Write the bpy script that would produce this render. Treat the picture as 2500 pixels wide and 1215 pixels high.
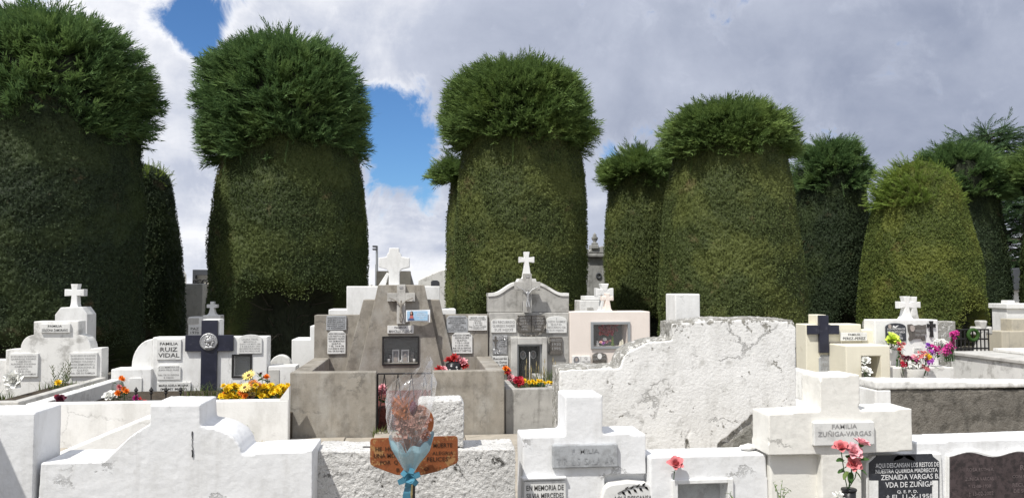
import bpy, bmesh, math, random
import numpy as np
from mathutils import Vector, Matrix

for o in list(bpy.data.objects): bpy.data.objects.remove(o)
random.seed(7); RNG = np.random.default_rng(7)
S = bpy.context.scene; C = S.collection; R = math.radians
PI = math.pi

# ------------------------------------------------------------------ camera
EYE = 1.6; F = 1950.0; YAW = R(6.29); PITCH = R(2.72)
cd = bpy.data.cameras.new('camera'); cam = bpy.data.objects.new('camera', cd); C.objects.link(cam)
cd.sensor_width = 36; cd.lens = 36*F/2500; cd.clip_start = .05; cd.clip_end = 3000
cam.location = (0, 0, EYE); cam.rotation_euler = (PI/2+PITCH, 0, -YAW); S.camera = cam
FW = Vector((math.sin(YAW)*math.cos(PITCH), math.cos(YAW)*math.cos(PITCH), math.sin(PITCH)))
RT = Vector((math.cos(YAW), -math.sin(YAW), 0)); UP = RT.cross(FW)
def ray(px, py): return FW + RT*((px-1250)/F) + UP*((607.5-py)/F)

# ------------------------------------------------------------------ light
SUN = Vector((.45, .46, -1)).normalized()           # direction the light travels
EL = math.asin(-SUN.z); AZ = math.atan2(-SUN.x, -SUN.y)
sl = bpy.data.lights.new('sun', 'SUN'); sl.energy = 4.2; sl.angle = R(.53); sl.color = (1, .965, .90)
so = bpy.data.objects.new('sun', sl); C.objects.link(so); so.rotation_euler = SUN.to_track_quat('-Z', 'Y').to_euler()
so.location = (-6, -8, 20)
S.view_settings.view_transform = 'Standard'; S.view_settings.look = 'None'
S.view_settings.exposure = .12; S.view_settings.gamma = 1; S.view_settings.use_curve_mapping = False

# ------------------------------------------------------------------ node helpers
class NT:
    def __init__(s, t): s.t = t
    def n(s, typ, **k):
        d = s.t.nodes.new(typ)
        for a, b in k.items():
            if a.startswith('i_'):
                key = a[2:]; key = int(key) if key.isdigit() else key
                if isinstance(b, bpy.types.NodeSocket): s.t.links.new(b, d.inputs[key])
                else: d.inputs[key].default_value = b
            else: setattr(d, a, b)
        return d
    def l(s, a, b): s.t.links.new(a, b)
    def math(s, op, a, b=0.0, c=False): return s.n('ShaderNodeMath', operation=op, use_clamp=c, i_0=a, i_1=b).outputs[0]
    def noise(s, vec, scale, detail=4, rough=.55, dist=0):
        return s.n('ShaderNodeTexNoise', i_Vector=vec, i_Scale=scale, i_Detail=detail, i_Roughness=rough, i_Distortion=dist).outputs[0]
    def ss(s, v, a, b, lo=0.0, hi=1.0):
        return s.n('ShaderNodeMapRange', interpolation_type='SMOOTHSTEP', i_0=v, i_1=a, i_2=b, i_3=lo, i_4=hi).outputs[0]
    def mix(s, f, a, b, mode='MIX'):
        d = s.t.nodes.new('ShaderNodeMix'); d.data_type = 'RGBA'; d.blend_type = mode
        for i, v in ((0, f), (6, a), (7, b)):
            if isinstance(v, bpy.types.NodeSocket): s.t.links.new(v, d.inputs[i])
            else: d.inputs[i].default_value = v if i == 0 else (tuple(v)+(1,))[:4]
        return d.outputs[2]
def c4(c): return (c[0], c[1], c[2], 1)

# ------------------------------------------------------------------ sky
w = bpy.data.worlds.new('World'); S.world = w; w.use_nodes = True; w.node_tree.nodes.clear(); t = NT(w.node_tree)
sky = t.n('ShaderNodeTexSky', sky_type='NISHITA', sun_disc=False, sun_elevation=EL, sun_rotation=AZ, air_density=1.0, dust_density=.25, ozone_density=2.2, altitude=30)
dirv = t.n('ShaderNodeTexCoord').outputs['Generated']
sep = t.n('ShaderNodeSeparateXYZ', i_0=dirv)
zz = t.math('ADD', t.math('ABSOLUTE', sep.outputs[2]), .22)
pl = t.n('ShaderNodeCombineXYZ', i_0=t.math('DIVIDE', sep.outputs[0], zz), i_1=t.math('DIVIDE', sep.outputs[1], zz), i_2=.7).outputs[0]
n1 = t.noise(pl, 1.9, 9, .58, .25)
cov = t.math('ADD', t.math('MULTIPLY', t.math('SUBTRACT', n1, .5), 1.0), .77)
for (px, py, rad, amt) in ((455, 30, .036, .50), (495, 110, .034, .50), (555, 5, .025, .3), (965, 320, .062, .72), (1010, 410, .040, .45), (905, 280, .04, .45), (1040, 180, .022, .36),
                           (1480, 385, .03, .35), (1050, 500, .026, .36), (930, 525, .02, .3)):
    d = ray(px, py).normalized()
    df = t.n('ShaderNodeVectorMath', operation='DISTANCE', i_0=dirv, i_1=d).outputs['Value']
    cov = t.math('SUBTRACT', cov, t.ss(df, 0, rad*1.7, amt, 0))
cov = t.math('ADD', cov, t.math('MULTIPLY', t.math('SUBTRACT', t.noise(dirv, 13, 10, .66, .5), .5), 2.0))
mask = t.ss(cov, .16, .56)
n2 = t.noise(pl, 1.1, 6, .55, .3); n3 = t.noise(dirv, 7.5, 9, .62, .3)
lum = t.math('ADD', t.math('MULTIPLY', n2, .54), t.math('MULTIPLY', n3, .46))
ds = ray(2150, 60).normalized(); dd = t.n('ShaderNodeVectorMath', operation='DISTANCE', i_0=dirv, i_1=ds).outputs['Value']
lum = t.math('SUBTRACT', lum, t.ss(dd, .0, .80, .22, -.03))                     # thicker grey cloud on the right
lum = t.math('ADD', lum, t.ss(cov, .75, .35, 0, .10))                        # thin bright rims
lum = t.math('ADD', lum, t.ss(sep.outputs[2], .16, .0, 0, .12))              # paler towards the horizon
ramp = t.n('ShaderNodeValToRGB', i_0=lum); cr = ramp.color_ramp
cr.elements[0].position = .20; cr.elements[0].color = (3.0, 3.4, 4.5, 1)
cr.elements[1].position = .66; cr.elements[1].color = (9.0, 9.1, 9.5, 1)
e = cr.elements.new(.49); e.color = (5.2, 5.6, 6.7, 1)
blue = t.mix(1, sky.outputs[0], (.55, .82, 1.12), 'MULTIPLY')
skyc = t.mix(mask, blue, ramp.outputs[0])
bg = t.n('ShaderNodeBackground', i_Color=skyc, i_Strength=.10)
t.l(bg.outputs[0], t.n('ShaderNodeOutputWorld').inputs[0])

# ------------------------------------------------------------------ materials
MATS = {}
def mat(name, col, rough=.8, crack=0.0, cs=3.0, var=.10, vs=3.0, dirt=None, damt=0.0, dth=.60, ds=6.0, streak=0.0, bump=.25, bs=60.0, bdist=.004, fine=0.0, metal=0.0, spec=.3, peel=None, pth=.60, ps=9.0, pz=None):
    m = bpy.data.materials.new(name); m.use_nodes = True; m.node_tree.nodes.clear(); t = NT(m.node_tree)
    v = t.n('ShaderNodeTexCoord').outputs['Object']
    n = t.noise(v, vs, 6, .6)
    k = t.n('ShaderNodeMapRange', i_0=n, i_1=.25, i_2=.75, i_3=1-var, i_4=1+var).outputs[0]
    cc = t.n('ShaderNodeVectorMath', operation='SCALE', i_0=col[:3], i_Scale=k).outputs[0]
    if dirt:
        cc = t.mix(t.math('MULTIPLY', t.ss(t.noise(v, ds, 10, .68), dth-.06, dth+.10), damt), cc, dirt)
    if streak:
        mp = t.n('ShaderNodeMapping', i_Vector=v, i_Scale=(14, 14, .9)).outputs[0]
        cc = t.mix(t.math('MULTIPLY', t.ss(t.noise(mp, 1.0, 6, .65), .52, .72), streak), cc, dirt or (.2, .19, .17))
    if fine:
        cc = t.mix(t.math('MULTIPLY', t.ss(t.noise(v, 150, 3, .6), .5, .72), fine), cc, dirt or (.2, .19, .17))
    hgt = t.noise(v, bs, 6, .65)
    if crack:
        wv = t.n('ShaderNodeVectorMath', operation='ADD', i_0=v, i_1=t.n('ShaderNodeVectorMath', operation='SCALE', i_0=t.n('ShaderNodeTexNoise', i_Vector=v, i_Scale=7.0, i_Detail=6.0, i_Roughness=.7).outputs[1], i_Scale=.22).outputs[0]).outputs[0]
        vd = t.n('ShaderNodeTexVoronoi', feature='DISTANCE_TO_EDGE', i_Vector=wv, i_Scale=cs).outputs['Distance']
        ck = t.math('MULTIPLY', t.ss(vd, .004, .016, 1, 0), t.math('MULTIPLY', t.ss(t.noise(v, 2.2, 3, .5), .50, .58), crack))
        cc = t.mix(ck, cc, (.10, .095, .085)); hgt = t.math('SUBTRACT', hgt, t.math('MULTIPLY', ck, 1.0))
        gm = t.math('MULTIPLY', t.ss(t.noise(t.n('ShaderNodeMapping', i_Vector=v, i_Scale=(2.2, 2.2, 1.1)).outputs[0], 1.6, 8, .7), .44, .70), .45)
        cc = t.mix(gm, cc, (.46, .45, .42))
    if peel:
        pn = t.math('ADD', t.math('MULTIPLY', t.noise(v, ps, 10, .7, .4), .75), t.math('MULTIPLY', t.noise(v, ps*6, 4, .6), .25))
        if pz: pn = t.math('ADD', pn, t.ss(t.n('ShaderNodeSeparateXYZ', i_0=v).outputs[2], pz[0], pz[1], 0, pz[2]))
        pm = t.ss(pn, pth-.065, pth-.03)
        cc = t.mix(pm, cc, peel); hgt = t.math('SUBTRACT', hgt, t.math('MULTIPLY', pm, .8))
    b = t.n('ShaderNodeBump', i_Strength=bump, i_Distance=bdist, i_Height=hgt).outputs[0]
    p = t.n('ShaderNodeBsdfPrincipled', i_Roughness=rough, i_Metallic=metal, i_Normal=b)
    t.l(cc, p.inputs['Base Color']); p.inputs['Specular IOR Level'].default_value = spec
    t.l(p.outputs[0], t.n('ShaderNodeOutputMaterial').inputs[0]); MATS[name] = m; return m
def foliage(name, c1, c2, c3=None, patch=.0, pth=.55, brown=None, bth=.66, ps=1.1, surf=False):
    m = bpy.data.materials.new(name); m.use_nodes = True; m.node_tree.nodes.clear(); t = NT(m.node_tree)
    rnd = t.n('ShaderNodeNewGeometry').outputs['Random Per Island']
    v = t.n('ShaderNodeTexCoord').outputs['Object']
    if surf: rnd = t.ss(t.noise(v, 30, 6, .8), .36, .64)
    cc = t.mix(rnd, c1, c2)
    if c3: cc = t.mix(t.math('MULTIPLY', t.ss(t.noise(v, ps, 5, .6), pth, pth+.14), patch), cc, c3)
    if brown: cc = t.mix(t.math('MULTIPLY', t.ss(t.noise(v, ps*1.7, 6, .7, .3), bth, bth+.12), t.math('ADD', t.math('MULTIPLY', rnd, .5), .35)), cc, brown)
    p = t.n('ShaderNodeBsdfPrincipled', i_Roughness=.62); t.l(cc, p.inputs['Base Color']); p.inputs['Specular IOR Level'].default_value = .18
    tr = t.n('ShaderNodeBsdfTranslucent', i_Color=cc)
    mx = t.n('ShaderNodeMixShader', i_0=.30); t.l(p.outputs[0], mx.inputs[1]); t.l(tr.outputs[0], mx.inputs[2])
    t.l(mx.outputs[0], t.n('ShaderNodeOutputMaterial').inputs[0]); MATS[name] = m; return m
def sheet(name, col, alpha, gloss=.15, rough=.12):
    m = bpy.data.materials.new(name); m.use_nodes = True; m.node_tree.nodes.clear(); t = NT(m.node_tree)
    v = t.n('ShaderNodeTexCoord').outputs['Object']
    b = t.n('ShaderNodeBump', i_Strength=.25, i_Distance=.01, i_Height=t.noise(v, 28, 4, .6, 1.0)).outputs[0]
    df = t.n('ShaderNodeBsdfDiffuse', i_Color=c4(col)); tl = t.n('ShaderNodeBsdfTranslucent', i_Color=c4(col))
    a = t.n('ShaderNodeMixShader', i_0=.5); t.l(df.outputs[0], a.inputs[1]); t.l(tl.outputs[0], a.inputs[2])
    g = t.n('ShaderNodeBsdfGlossy', i_Roughness=rough, i_Normal=b); g.inputs[0].default_value = (1, 1, 1, 1)
    tp = t.n('ShaderNodeBsdfTransparent')
    x = t.n('ShaderNodeMixShader', i_0=alpha); t.l(tp.outputs[0], x.inputs[1]); t.l(a.outputs[0], x.inputs[2])
    fr = t.math('MULTIPLY', t.n('ShaderNodeLayerWeight', i_Blend=.35, i_Normal=b).outputs['Facing'], gloss*2)
    fr = t.math('ADD', fr, gloss*.35, True)
    y = t.n('ShaderNodeMixShader', i_0=fr); t.l(x.outputs[0], y.inputs[1]); t.l(g.outputs[0], y.inputs[2])
    t.l(y.outputs[0], t.n('ShaderNodeOutputMaterial').inputs[0]); MATS[name] = m; return m

GR = (.22, .21, .19)
mat('white', (.78, .78, .765), crack=.25, cs=1.6, var=.06, dirt=GR, damt=.35, dth=.66, ds=5, streak=.07, bump=.45, bs=38, bdist=.006)
mat('white_front', (.76, .765, .77), crack=.55, cs=1.9, var=.05, dirt=(.36, .34, .30), damt=.5, dth=.64, ds=7, streak=.16, bump=.5, bs=30, bdist=.006)
mat('white_worn', (.73, .725, .70), var=.09, dirt=GR, damt=.6, dth=.56, ds=4, streak=.22, bump=.5, bs=45, bdist=.006)
mat('cream', (.75, .71, .58), var=.05, dirt=(.40, .34, .24), damt=.4, dth=.64, ds=5, streak=.06, bump=.4, bs=40, bdist=.005)
mat('cream_white', (.775, .76, .71), crack=.45, cs=2.0, var=.05, dirt=(.42, .39, .30), damt=.22, dth=.68, ds=6, streak=.05, bump=.45, bs=30, bdist=.006)
mat('pinkish', (.765, .69, .63), var=.05, dirt=(.42, .34, .29), damt=.35, dth=.65, ds=5, streak=.08, bump=.4, bs=40, bdist=.005)
mat('stucco', (.74, .73, .705), crack=.9, cs=2.6, var=.12, dirt=(.06, .055, .045), damt=.9, dth=.60, ds=38, streak=.15, bump=1.0, bs=90, bdist=.014, fine=.4, peel=(.10, .095, .085), pth=.66, ps=5)
mat('peeling', (.755, .75, .73), crack=.5, cs=1.7, var=.07, dirt=(.33, .32, .29), damt=.5, dth=.58, ds=9, streak=.12, bump=.7, bs=42, bdist=.010, peel=(.27, .26, .23), pth=.655, ps=6, pz=(1.18, 1.36, .13))
mat('lichen', (.34, .33, .30), var=.3, vs=14, dirt=(.09, .085, .07), damt=.7, dth=.55, ds=18, bump=.9, bs=80, bdist=.01, fine=.4, peel=(.62, .61, .58), pth=.57, ps=16)
mat('concrete', (.29, .265, .225), crack=.5, cs=1.6, var=.28, vs=4, dirt=(.13, .115, .095), damt=.6, dth=.54, ds=5, streak=.35, bump=.6, bs=60, bdist=.006, fine=.35)
mat('concrete_cap', (.40, .36, .30), var=.18, vs=6, dirt=(.17, .155, .13), damt=.5, dth=.56, ds=8, bump=.6, bs=70, bdist=.006, fine=.3)
mat('concrete_grey', (.42, .41, .385), var=.2, vs=4, dirt=(.17, .165, .15), damt=.6, dth=.54, ds=5, streak=.4, bump=.5, bs=60, bdist=.006, fine=.3)
mat('concrete_pale', (.52, .51, .48), var=.16, vs=4, dirt=(.25, .24, .22), damt=.5, dth=.55, ds=5, streak=.25, bump=.5, bs=60, bdist=.006, fine=.3)
mat('concrete_dark', (.20, .185, .16), var=.3, vs=3, dirt=(.07, .065, .055), damt=.8, dth=.52, ds=6, bump=1.0, bs=55, bdist=.02, fine=.5, peel=(.55, .53, .49), pth=.69, ps=7)
mat('core_grey', (.23, .225, .20), var=.25, vs=10, dirt=(.08, .075, .06), damt=.7, dth=.55, ds=14, bump=1.0, bs=60, bdist=.02, fine=.4)
mat('mausoleum', (.36, .36, .345), var=.25, vs=1.2, dirt=(.15, .15, .14), damt=.7, dth=.52, ds=2.5, streak=.4, bump=.5, bs=30, bdist=.01)
mat('marble', (.70, .70, .68), rough=.45, var=.08, vs=7, dirt=(.38, .38, .37), damt=.45, dth=.56, ds=9, bump=.15, bs=60, bdist=.003)
mat('marble_grey', (.40, .415, .43), rough=.5, var=.15, vs=9, dirt=(.20, .20, .20), damt=.5, dth=.52, ds=12, bump=.2, bs=60, bdist=.003, fine=.25)
mat('granite_red', (.068, .052, .054), rough=.25, var=.35, vs=12, dirt=(.02, .018, .02), damt=.7, dth=.5, ds=30, bump=.06, bs=200, bdist=.001, fine=.3, spec=.5)
mat('granite_black', (.034, .037, .046), rough=.3, var=.3, vs=20, dirt=(.16, .16, .17), damt=.5, dth=.62, ds=45, bump=.15, bs=120, bdist=.002, spec=.5)
mat('navy', (.016, .018, .034), rough=.35, var=.3, vs=9, dirt=(.09, .09, .12), damt=.35, dth=.6, ds=14, bump=.15, bs=90, bdist=.002, spec=.5)
mat('bronze', (.20, .185, .165), rough=.45, var=.25, vs=30, dirt=(.07, .065, .06), damt=.6, dth=.5, ds=60, bump=.8, bs=120, bdist=.006, metal=.6)
mat('silver', (.52, .52, .52), rough=.4, var=.2, vs=30, dirt=(.16, .16, .16), damt=.5, dth=.52, ds=50, bump=.7, bs=110, bdist=.006, metal=.7)
mat('zinc', (.42, .44, .45), rough=.4, var=.08, bump=.05, metal=.7)
mat('iron', (.016, .015, .015), rough=.55, var=.2, bump=.2, spec=.4)
mat('dark_void', (.035, .036, .038), rough=.9, var=.3)
mat('niche', (.20, .205, .205), rough=.9, var=.15)
mat('letter', (.085, .083, .08), rough=.7, var=.2)
mat('letter_soft', (.33, .325, .32), rough=.8, var=.3, vs=60)
mat('letter_worn', (.33, .34, .35), rough=.8, var=.5, vs=50)
mat('letter_white', (.72, .72, .72), rough=.7, var=.1)
mat('letter_dim', (.15, .12, .12), rough=.6, var=.4, vs=40)
mat('letter_rust', (.055, .026, .014), rough=.8, var=.3, vs=40)
mat('rust', (.27, .085, .030), rough=.75, var=.4, vs=8, dirt=(.13, .042, .02), damt=.6, dth=.55, ds=10, bump=.5, bs=90, bdist=.003, fine=.35, peel=(.36, .19, .075), pth=.60, ps=13)
mat('soil', (.085, .065, .045), var=.4, vs=12, dirt=(.03, .024, .017), damt=.7, dth=.5, ds=24, bump=1, bs=60, bdist=.03)
mat('soil_red', (.16, .045, .035), var=.4, vs=12, dirt=(.05, .02, .017), damt=.7, dth=.5, ds=24, bump=1, bs=60, bdist=.03)
mat('bark', (.085, .07, .055), var=.3, vs=9, dirt=(.03, .025, .02), damt=.6, dth=.5, ds=14, bump=1, bs=40, bdist=.03)
mat('twig', (.055, .048, .038), var=.3, vs=20)
mat('dry', (.38, .13, .05), var=.4, vs=60)
mat('dry_pale', (.40, .23, .19), var=.3, vs=60)
mat('stem', (.055, .13, .035), var=.3, vs=30)
mat('straw', (.36, .29, .14), var=.3, vs=30)
foliage('leaf', (.035, .09, .025), (.07, .15, .035))
foliage('weed', (.06, .10, .03), (.14, .17, .05), brown=(.25, .19, .09), bth=.5, ps=6)
foliage('pale_leaf', (.10, .17, .05), (.2, .27, .08))
for nm, c in dict(yellow=(.86, .60, .02), pale_yellow=(.86, .70, .22), orange=(.80, .22, .02), red=(.50, .045, .045), crimson=(.45, .02, .05), pink=(.80, .40, .44), rose_pink=(.66, .21, .22), magenta=(.62, .06, .32),
                  purple=(.24, .06, .42), violet=(.50, .14, .56), white_petal=(.84, .84, .80), lime=(.62, .74, .12), blush=(.82, .52, .46), wine=(.09, .012, .03), orange_brown=(.48, .16, .03)).items():
    mat(nm, c, rough=.6, var=.22, vs=40, bump=.1)
mat('eye_brown', (.10, .05, .02), var=.3, vs=80)
mat('blue_paper', (.38, .57, .64), rough=.5, var=.12, vs=9, bump=.3, bs=25, bdist=.008)
mat('blue_ribbon', (.07, .22, .31), rough=.3, var=.2, vs=20, bump=.3, bs=40)
sheet('cellophane', (.88, .85, .84), .075, .20)
sheet('glass', (.75, .8, .8), .03, .10, .03)
mat('print_blue', (.36, .56, .74), var=.15, vs=8, rough=.5); mat('print_white', (.80, .82, .84), var=.05, rough=.5)
mat('print_skin', (.55, .33, .25), rough=.6); mat('print_hair', (.05, .028, .02), rough=.6); mat('print_coral', (.55, .16, .13), rough=.6); mat('print_navy', (.08, .11, .22), rough=.6)
mat('photo_grey', (.22, .22, .23), var=.5, vs=25, rough=.4); mat('photo_dark', (.04, .045, .05), var=.5, vs=25, rough=.4); mat('photo_skin', (.38, .33, .30), var=.2, vs=25, rough=.4)
mat('black_plastic', (.018, .018, .02), rough=.35, bump=.3, bs=40)
mat('porcelain', (.75, .74, .72), rough=.25, var=.08)
mat('slate', (.07, .075, .085), var=.2, rough=.5); mat('beige', (.50, .46, .37), var=.15, dirt=GR, damt=.4, dth=.55, ds=4, streak=.3)
mat('hair_dark', (.03, .025, .02))
G = {}
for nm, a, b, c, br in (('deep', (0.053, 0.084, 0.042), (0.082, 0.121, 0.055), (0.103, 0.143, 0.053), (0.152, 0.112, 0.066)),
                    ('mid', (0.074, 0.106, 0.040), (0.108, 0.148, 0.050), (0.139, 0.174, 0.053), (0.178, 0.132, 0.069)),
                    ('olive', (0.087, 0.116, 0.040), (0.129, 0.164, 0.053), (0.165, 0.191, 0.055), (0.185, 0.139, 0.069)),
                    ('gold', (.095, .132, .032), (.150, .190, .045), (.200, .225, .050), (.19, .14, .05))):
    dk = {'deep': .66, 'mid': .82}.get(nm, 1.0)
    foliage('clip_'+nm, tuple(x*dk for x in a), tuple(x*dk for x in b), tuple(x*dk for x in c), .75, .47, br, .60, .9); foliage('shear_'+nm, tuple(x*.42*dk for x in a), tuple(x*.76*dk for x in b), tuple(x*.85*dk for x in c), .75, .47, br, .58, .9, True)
for nm, a, b, c in (('deep', (.070, .130, .052), (.150, .240, .080), (.195, .285, .085)), ('mid', (.085, .142, .046), (.175, .255, .072), (.220, .300, .080)), ('gold', (.130, .200, .040), (.220, .300, .060), (.260, .330, .065)), ('dark', (.050, .095, .045), (.095, .155, .065), None)):
    foliage('frond_'+nm, a, b, c, .6, .5, None, .6, 1.4)
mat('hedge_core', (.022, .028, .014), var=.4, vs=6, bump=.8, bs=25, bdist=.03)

# ------------------------------------------------------------------ mesh helpers
ORG = {}
def PX(px, Y, py=900): d = ray(px, py); return d.x/d.y*Y
def PZ(py, Y, px=1250): d = ray(px, py); return EYE + d.z/d.y*Y
def at(px, py, Y): d = ray(px, py); k = Y/d.y; return Vector((d.x*k, Y, EYE+d.z*k))
def tag(o, label, cat, group=None, kind=None):
    if label: o['label'] = label
    if cat: o['category'] = cat
    if group: o['group'] = group
    if kind: o['kind'] = kind
    return o
def thing(name, label, cat, loc, group=None):
    o = bpy.data.objects.new(name, None); C.objects.link(o); o.location = loc; o.empty_display_size = .1
    ORG[o.name] = Vector(loc); return tag(o, label, cat, group)
class MB:
    def __init__(s): s.v = []; s.f = []; s.m = []; s.cur = 0
    def add(s, vs, fs):
        b = len(s.v); s.v += [tuple(v) for v in vs]
        for f in fs: s.f.append([b+i for i in f]); s.m.append(s.cur)
        return s
    def box(s, x0, x1, y0, y1, z0, z1):
        return s.add([(x0,y0,z0),(x1,y0,z0),(x1,y1,z0),(x0,y1,z0),(x0,y0,z1),(x1,y0,z1),(x1,y1,z1),(x0,y1,z1)], [(0,3,2,1),(4,5,6,7),(0,1,5,4),(1,2,6,5),(2,3,7,6),(3,0,4,7)])
    def prism(s, poly, y0, y1):                     # poly: (x,z) seen from the front
        n = len(poly); a = sum(poly[i][0]*poly[(i+1)%n][1]-poly[(i+1)%n][0]*poly[i][1] for i in range(n))
        if a < 0: poly = poly[::-1]
        return s.add([(x, y0, z) for x, z in poly]+[(x, y1, z) for x, z in poly],
            [list(range(n)), list(range(2*n-1, n-1, -1))]+[(i, n+i, n+(i+1)%n, (i+1)%n) for i in range(n)])
    def tube(s, pts, rad, n=6, cap=True):
        pts = [Vector(p) for p in pts]; rr = rad if isinstance(rad, (list, tuple)) else [rad]*len(pts); vs = []; fs = []
        for i, p in enumerate(pts):
            d = (pts[min(i+1, len(pts)-1)]-pts[max(i-1, 0)]).normalized(); u = d.cross(Vector((.3, .9, .2))).normalized(); q = d.cross(u)
            vs += [p+(u*math.cos(2*PI*k/n)+q*math.sin(2*PI*k/n))*rr[i] for k in range(n)]
        for i in range(len(pts)-1):
            fs += [(i*n+k, i*n+(k+1)%n, (i+1)*n+(k+1)%n, (i+1)*n+k) for k in range(n)]
        if cap: fs += [list(range(n))[::-1], [(len(pts)-1)*n+k for k in range(n)]]
        return s.add(vs, fs)
    def lathe(s, prof, c=(0,0,0), n=20, ax='z'):
        vs = []; fs = []
        for r, h in prof:
            for k in range(n):
                a = 2*PI*k/n; x, y = r*math.cos(a), r*math.sin(a)
                vs.append((c[0]+x, c[1]+y, c[2]+h) if ax == 'z' else (c[0]+x, c[1]-h, c[2]+y))
        for i in range(len(prof)-1): fs += [(i*n+k, i*n+(k+1)%n, (i+1)*n+(k+1)%n, (i+1)*n+k) for k in range(n)]
        fs += [list(range(n))[::-1], [(len(prof)-1)*n+k for k in range(n)]]
        return s.add(vs, fs)
    def mesh(s, name, mats, off=(0,0,0)):
        m = bpy.data.meshes.new(name); o = Vector(off)
        m.from_pydata([tuple(Vector(v)-o) for v in s.v], [], s.f)
        for k in (mats if isinstance(mats, (list, tuple)) else [mats]): m.materials.append(MATS[k])
        if any(s.m): m.polygons.foreach_set('material_index', s.m)
        m.update(); return m
    def build(s, name, mats, parent=None, label=None, cat=None, group=None, kind=None, bevel=0, smooth=False, rough=None, loc=None):
        off = ORG[parent.name] if parent else Vector(loc if loc is not None else (0,0,0))
        o = bpy.data.objects.new(name, s.mesh(name, mats, off)); C.objects.link(o)
        if parent: o.parent = parent
        else: o.location = off
        ORG[o.name] = off
        if bevel:
            b = o.modifiers.new('bevel', 'BEVEL'); b.width = bevel; b.segments = 2; b.limit_method = 'ANGLE'; b.angle_limit = R(35)
        if rough: plasterise(o, *rough)
        if smooth:
            for p in o.data.polygons: p.use_smooth = True
        return tag(o, label, cat, group, kind)
TEX = {}
def tex(scale, depth=3):
    if (scale, depth) not in TEX:
        x = bpy.data.textures.new('clouds', 'CLOUDS'); x.noise_scale = scale; x.noise_depth = depth; TEX[(scale, depth)] = x
    return TEX[(scale, depth)]
def plasterise(o, voxel, amp, scale, amp2=0, scale2=.3):       # hand-trowelled surface: fine mesh, uneven skin, softened edges
    r = o.modifiers.new('remesh', 'REMESH'); r.mode = 'VOXEL'; r.voxel_size = voxel; r.use_smooth_shade = True
    sm = o.modifiers.new('smooth', 'SMOOTH'); sm.iterations = 1; sm.factor = .5
    for a, sc in ((amp, scale), (amp2, scale2)):
        if a:
            d = o.modifiers.new('displace', 'DISPLACE'); d.texture = tex(sc); d.strength = a; d.mid_level = .5; d.texture_coords = 'LOCAL'
def ncut(o, x0, x1, z0, z1, y, dep):
    """give the single prism of object o a rectangular recess in its front face"""
    from mathutils.geometry import tessellate_polygon
    me = o.data; off = ORG[o.name]; ym = min(v.co.y for v in me.vertices); yM = max(v.co.y for v in me.vertices)
    fr = [p for p in me.polygons if all(abs(me.vertices[i].co.y-ym) < 1e-5 for i in p.vertices)][0]
    outer = [(me.vertices[i].co.x, me.vertices[i].co.z) for i in fr.vertices]
    hole = [(a-off.x, c-off.z) for a, c in ((x0, z0), (x1, z0), (x1, z1), (x0, z1))]; yd = min(y+dep-off.y, yM-.02)
    A = sum(outer[i][0]*outer[(i+1)%len(outer)][1]-outer[(i+1)%len(outer)][0]*outer[i][1] for i in range(len(outer)))
    if A < 0: outer = outer[::-1]
    n = len(outer); mb = MB()
    V = [(a, ym, c) for a, c in outer]+[(a, ym, c) for a, c in hole]+[(a, yM, c) for a, c in outer]+[(a, yd, c) for a, c in hole]
    Fs = []
    for t3 in tessellate_polygon([[Vector((a, c, 0)) for a, c in outer], [Vector((a, c, 0)) for a, c in hole]]):
        p = [V[i] for i in t3]; ar = (p[1][0]-p[0][0])*(p[2][2]-p[0][2])-(p[2][0]-p[0][0])*(p[1][2]-p[0][2]); Fs.append(t3 if ar > 0 else t3[::-1])
    Fs += [(i, n+4+i, n+4+(i+1)%n, (i+1)%n) for i in range(n)]+[[n+4+i for i in range(n)][::-1]]
    Fs += [(n+(i+1)%4, 2*n+4+(i+1)%4, 2*n+4+i, n+i) for i in range(4)]+[[2*n+4+i for i in range(4)]]
    mats = [m for m in me.materials]; new = bpy.data.meshes.new(me.name); new.from_pydata(V, [], Fs)
    for m in mats: new.materials.append(m)
    new.update(); o.data = new; return o
def pp(pts, Y, ref=None): return [tuple(at(x, y, Y).xz) for x, y in pts]
def pbox(mb, x0, x1, y0, y1, Y, dep):               # box whose front face covers those pixels at distance Y
    xm, ym = (x0+x1)/2, (y0+y1)/2
    return mb.box(PX(x0, Y, ym), PX(x1, Y, ym), Y, Y+dep, PZ(y1, Y, xm), PZ(y0, Y, xm))
def tombbox(mb, x0, x1, y0, Y, dep, z0=-.02): return mb.box(PX(x0, Y), PX(x1, Y), Y, Y+dep, z0, PZ(y0, Y, (x0+x1)/2))

# lettering
def text_mesh(lines, W_, H_, aligns='c', fill=.86):
    """list of strings -> verts/faces centred in a W_ x H_ box on the xz plane"""
    V = []; Fc = []; n = len(lines); lh = H_*fill/n
    for i, ln in enumerate(lines):
        size = 1.0
        if isinstance(ln, tuple): ln, size = ln
        if not ln.strip(): continue
        cu = bpy.data.curves.new('t', 'FONT'); cu.body = ln; cu.resolution_u = 2; cu.align_x = 'CENTER'; cu.align_y = 'CENTER'; cu.offset = .012
        ob = bpy.data.objects.new('t', cu); C.objects.link(ob)
        me = bpy.data.meshes.new_from_object(ob.evaluated_get(bpy.context.evaluated_depsgraph_get()))
        if len(me.vertices):
            co = np.array([v.co[:] for v in me.vertices]); x0, x1 = co[:, 0].min(), co[:, 0].max()
            sc = lh*.92*size; wid = (x1-x0)*sc; sx = sc*min(1.25, W_*.88/wid)
            cx = (x0+x1)/2; zc = H_*fill/2-lh*(i+.5); b = len(V)
            V += [((x-cx)*sx, (y)*sc+zc) for x, y, _ in co]; Fc += [[b+k for k in p.vertices] for p in me.polygons]
        bpy.data.objects.remove(ob); bpy.data.curves.remove(cu); bpy.data.meshes.remove(me)
    return V, Fc
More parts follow.
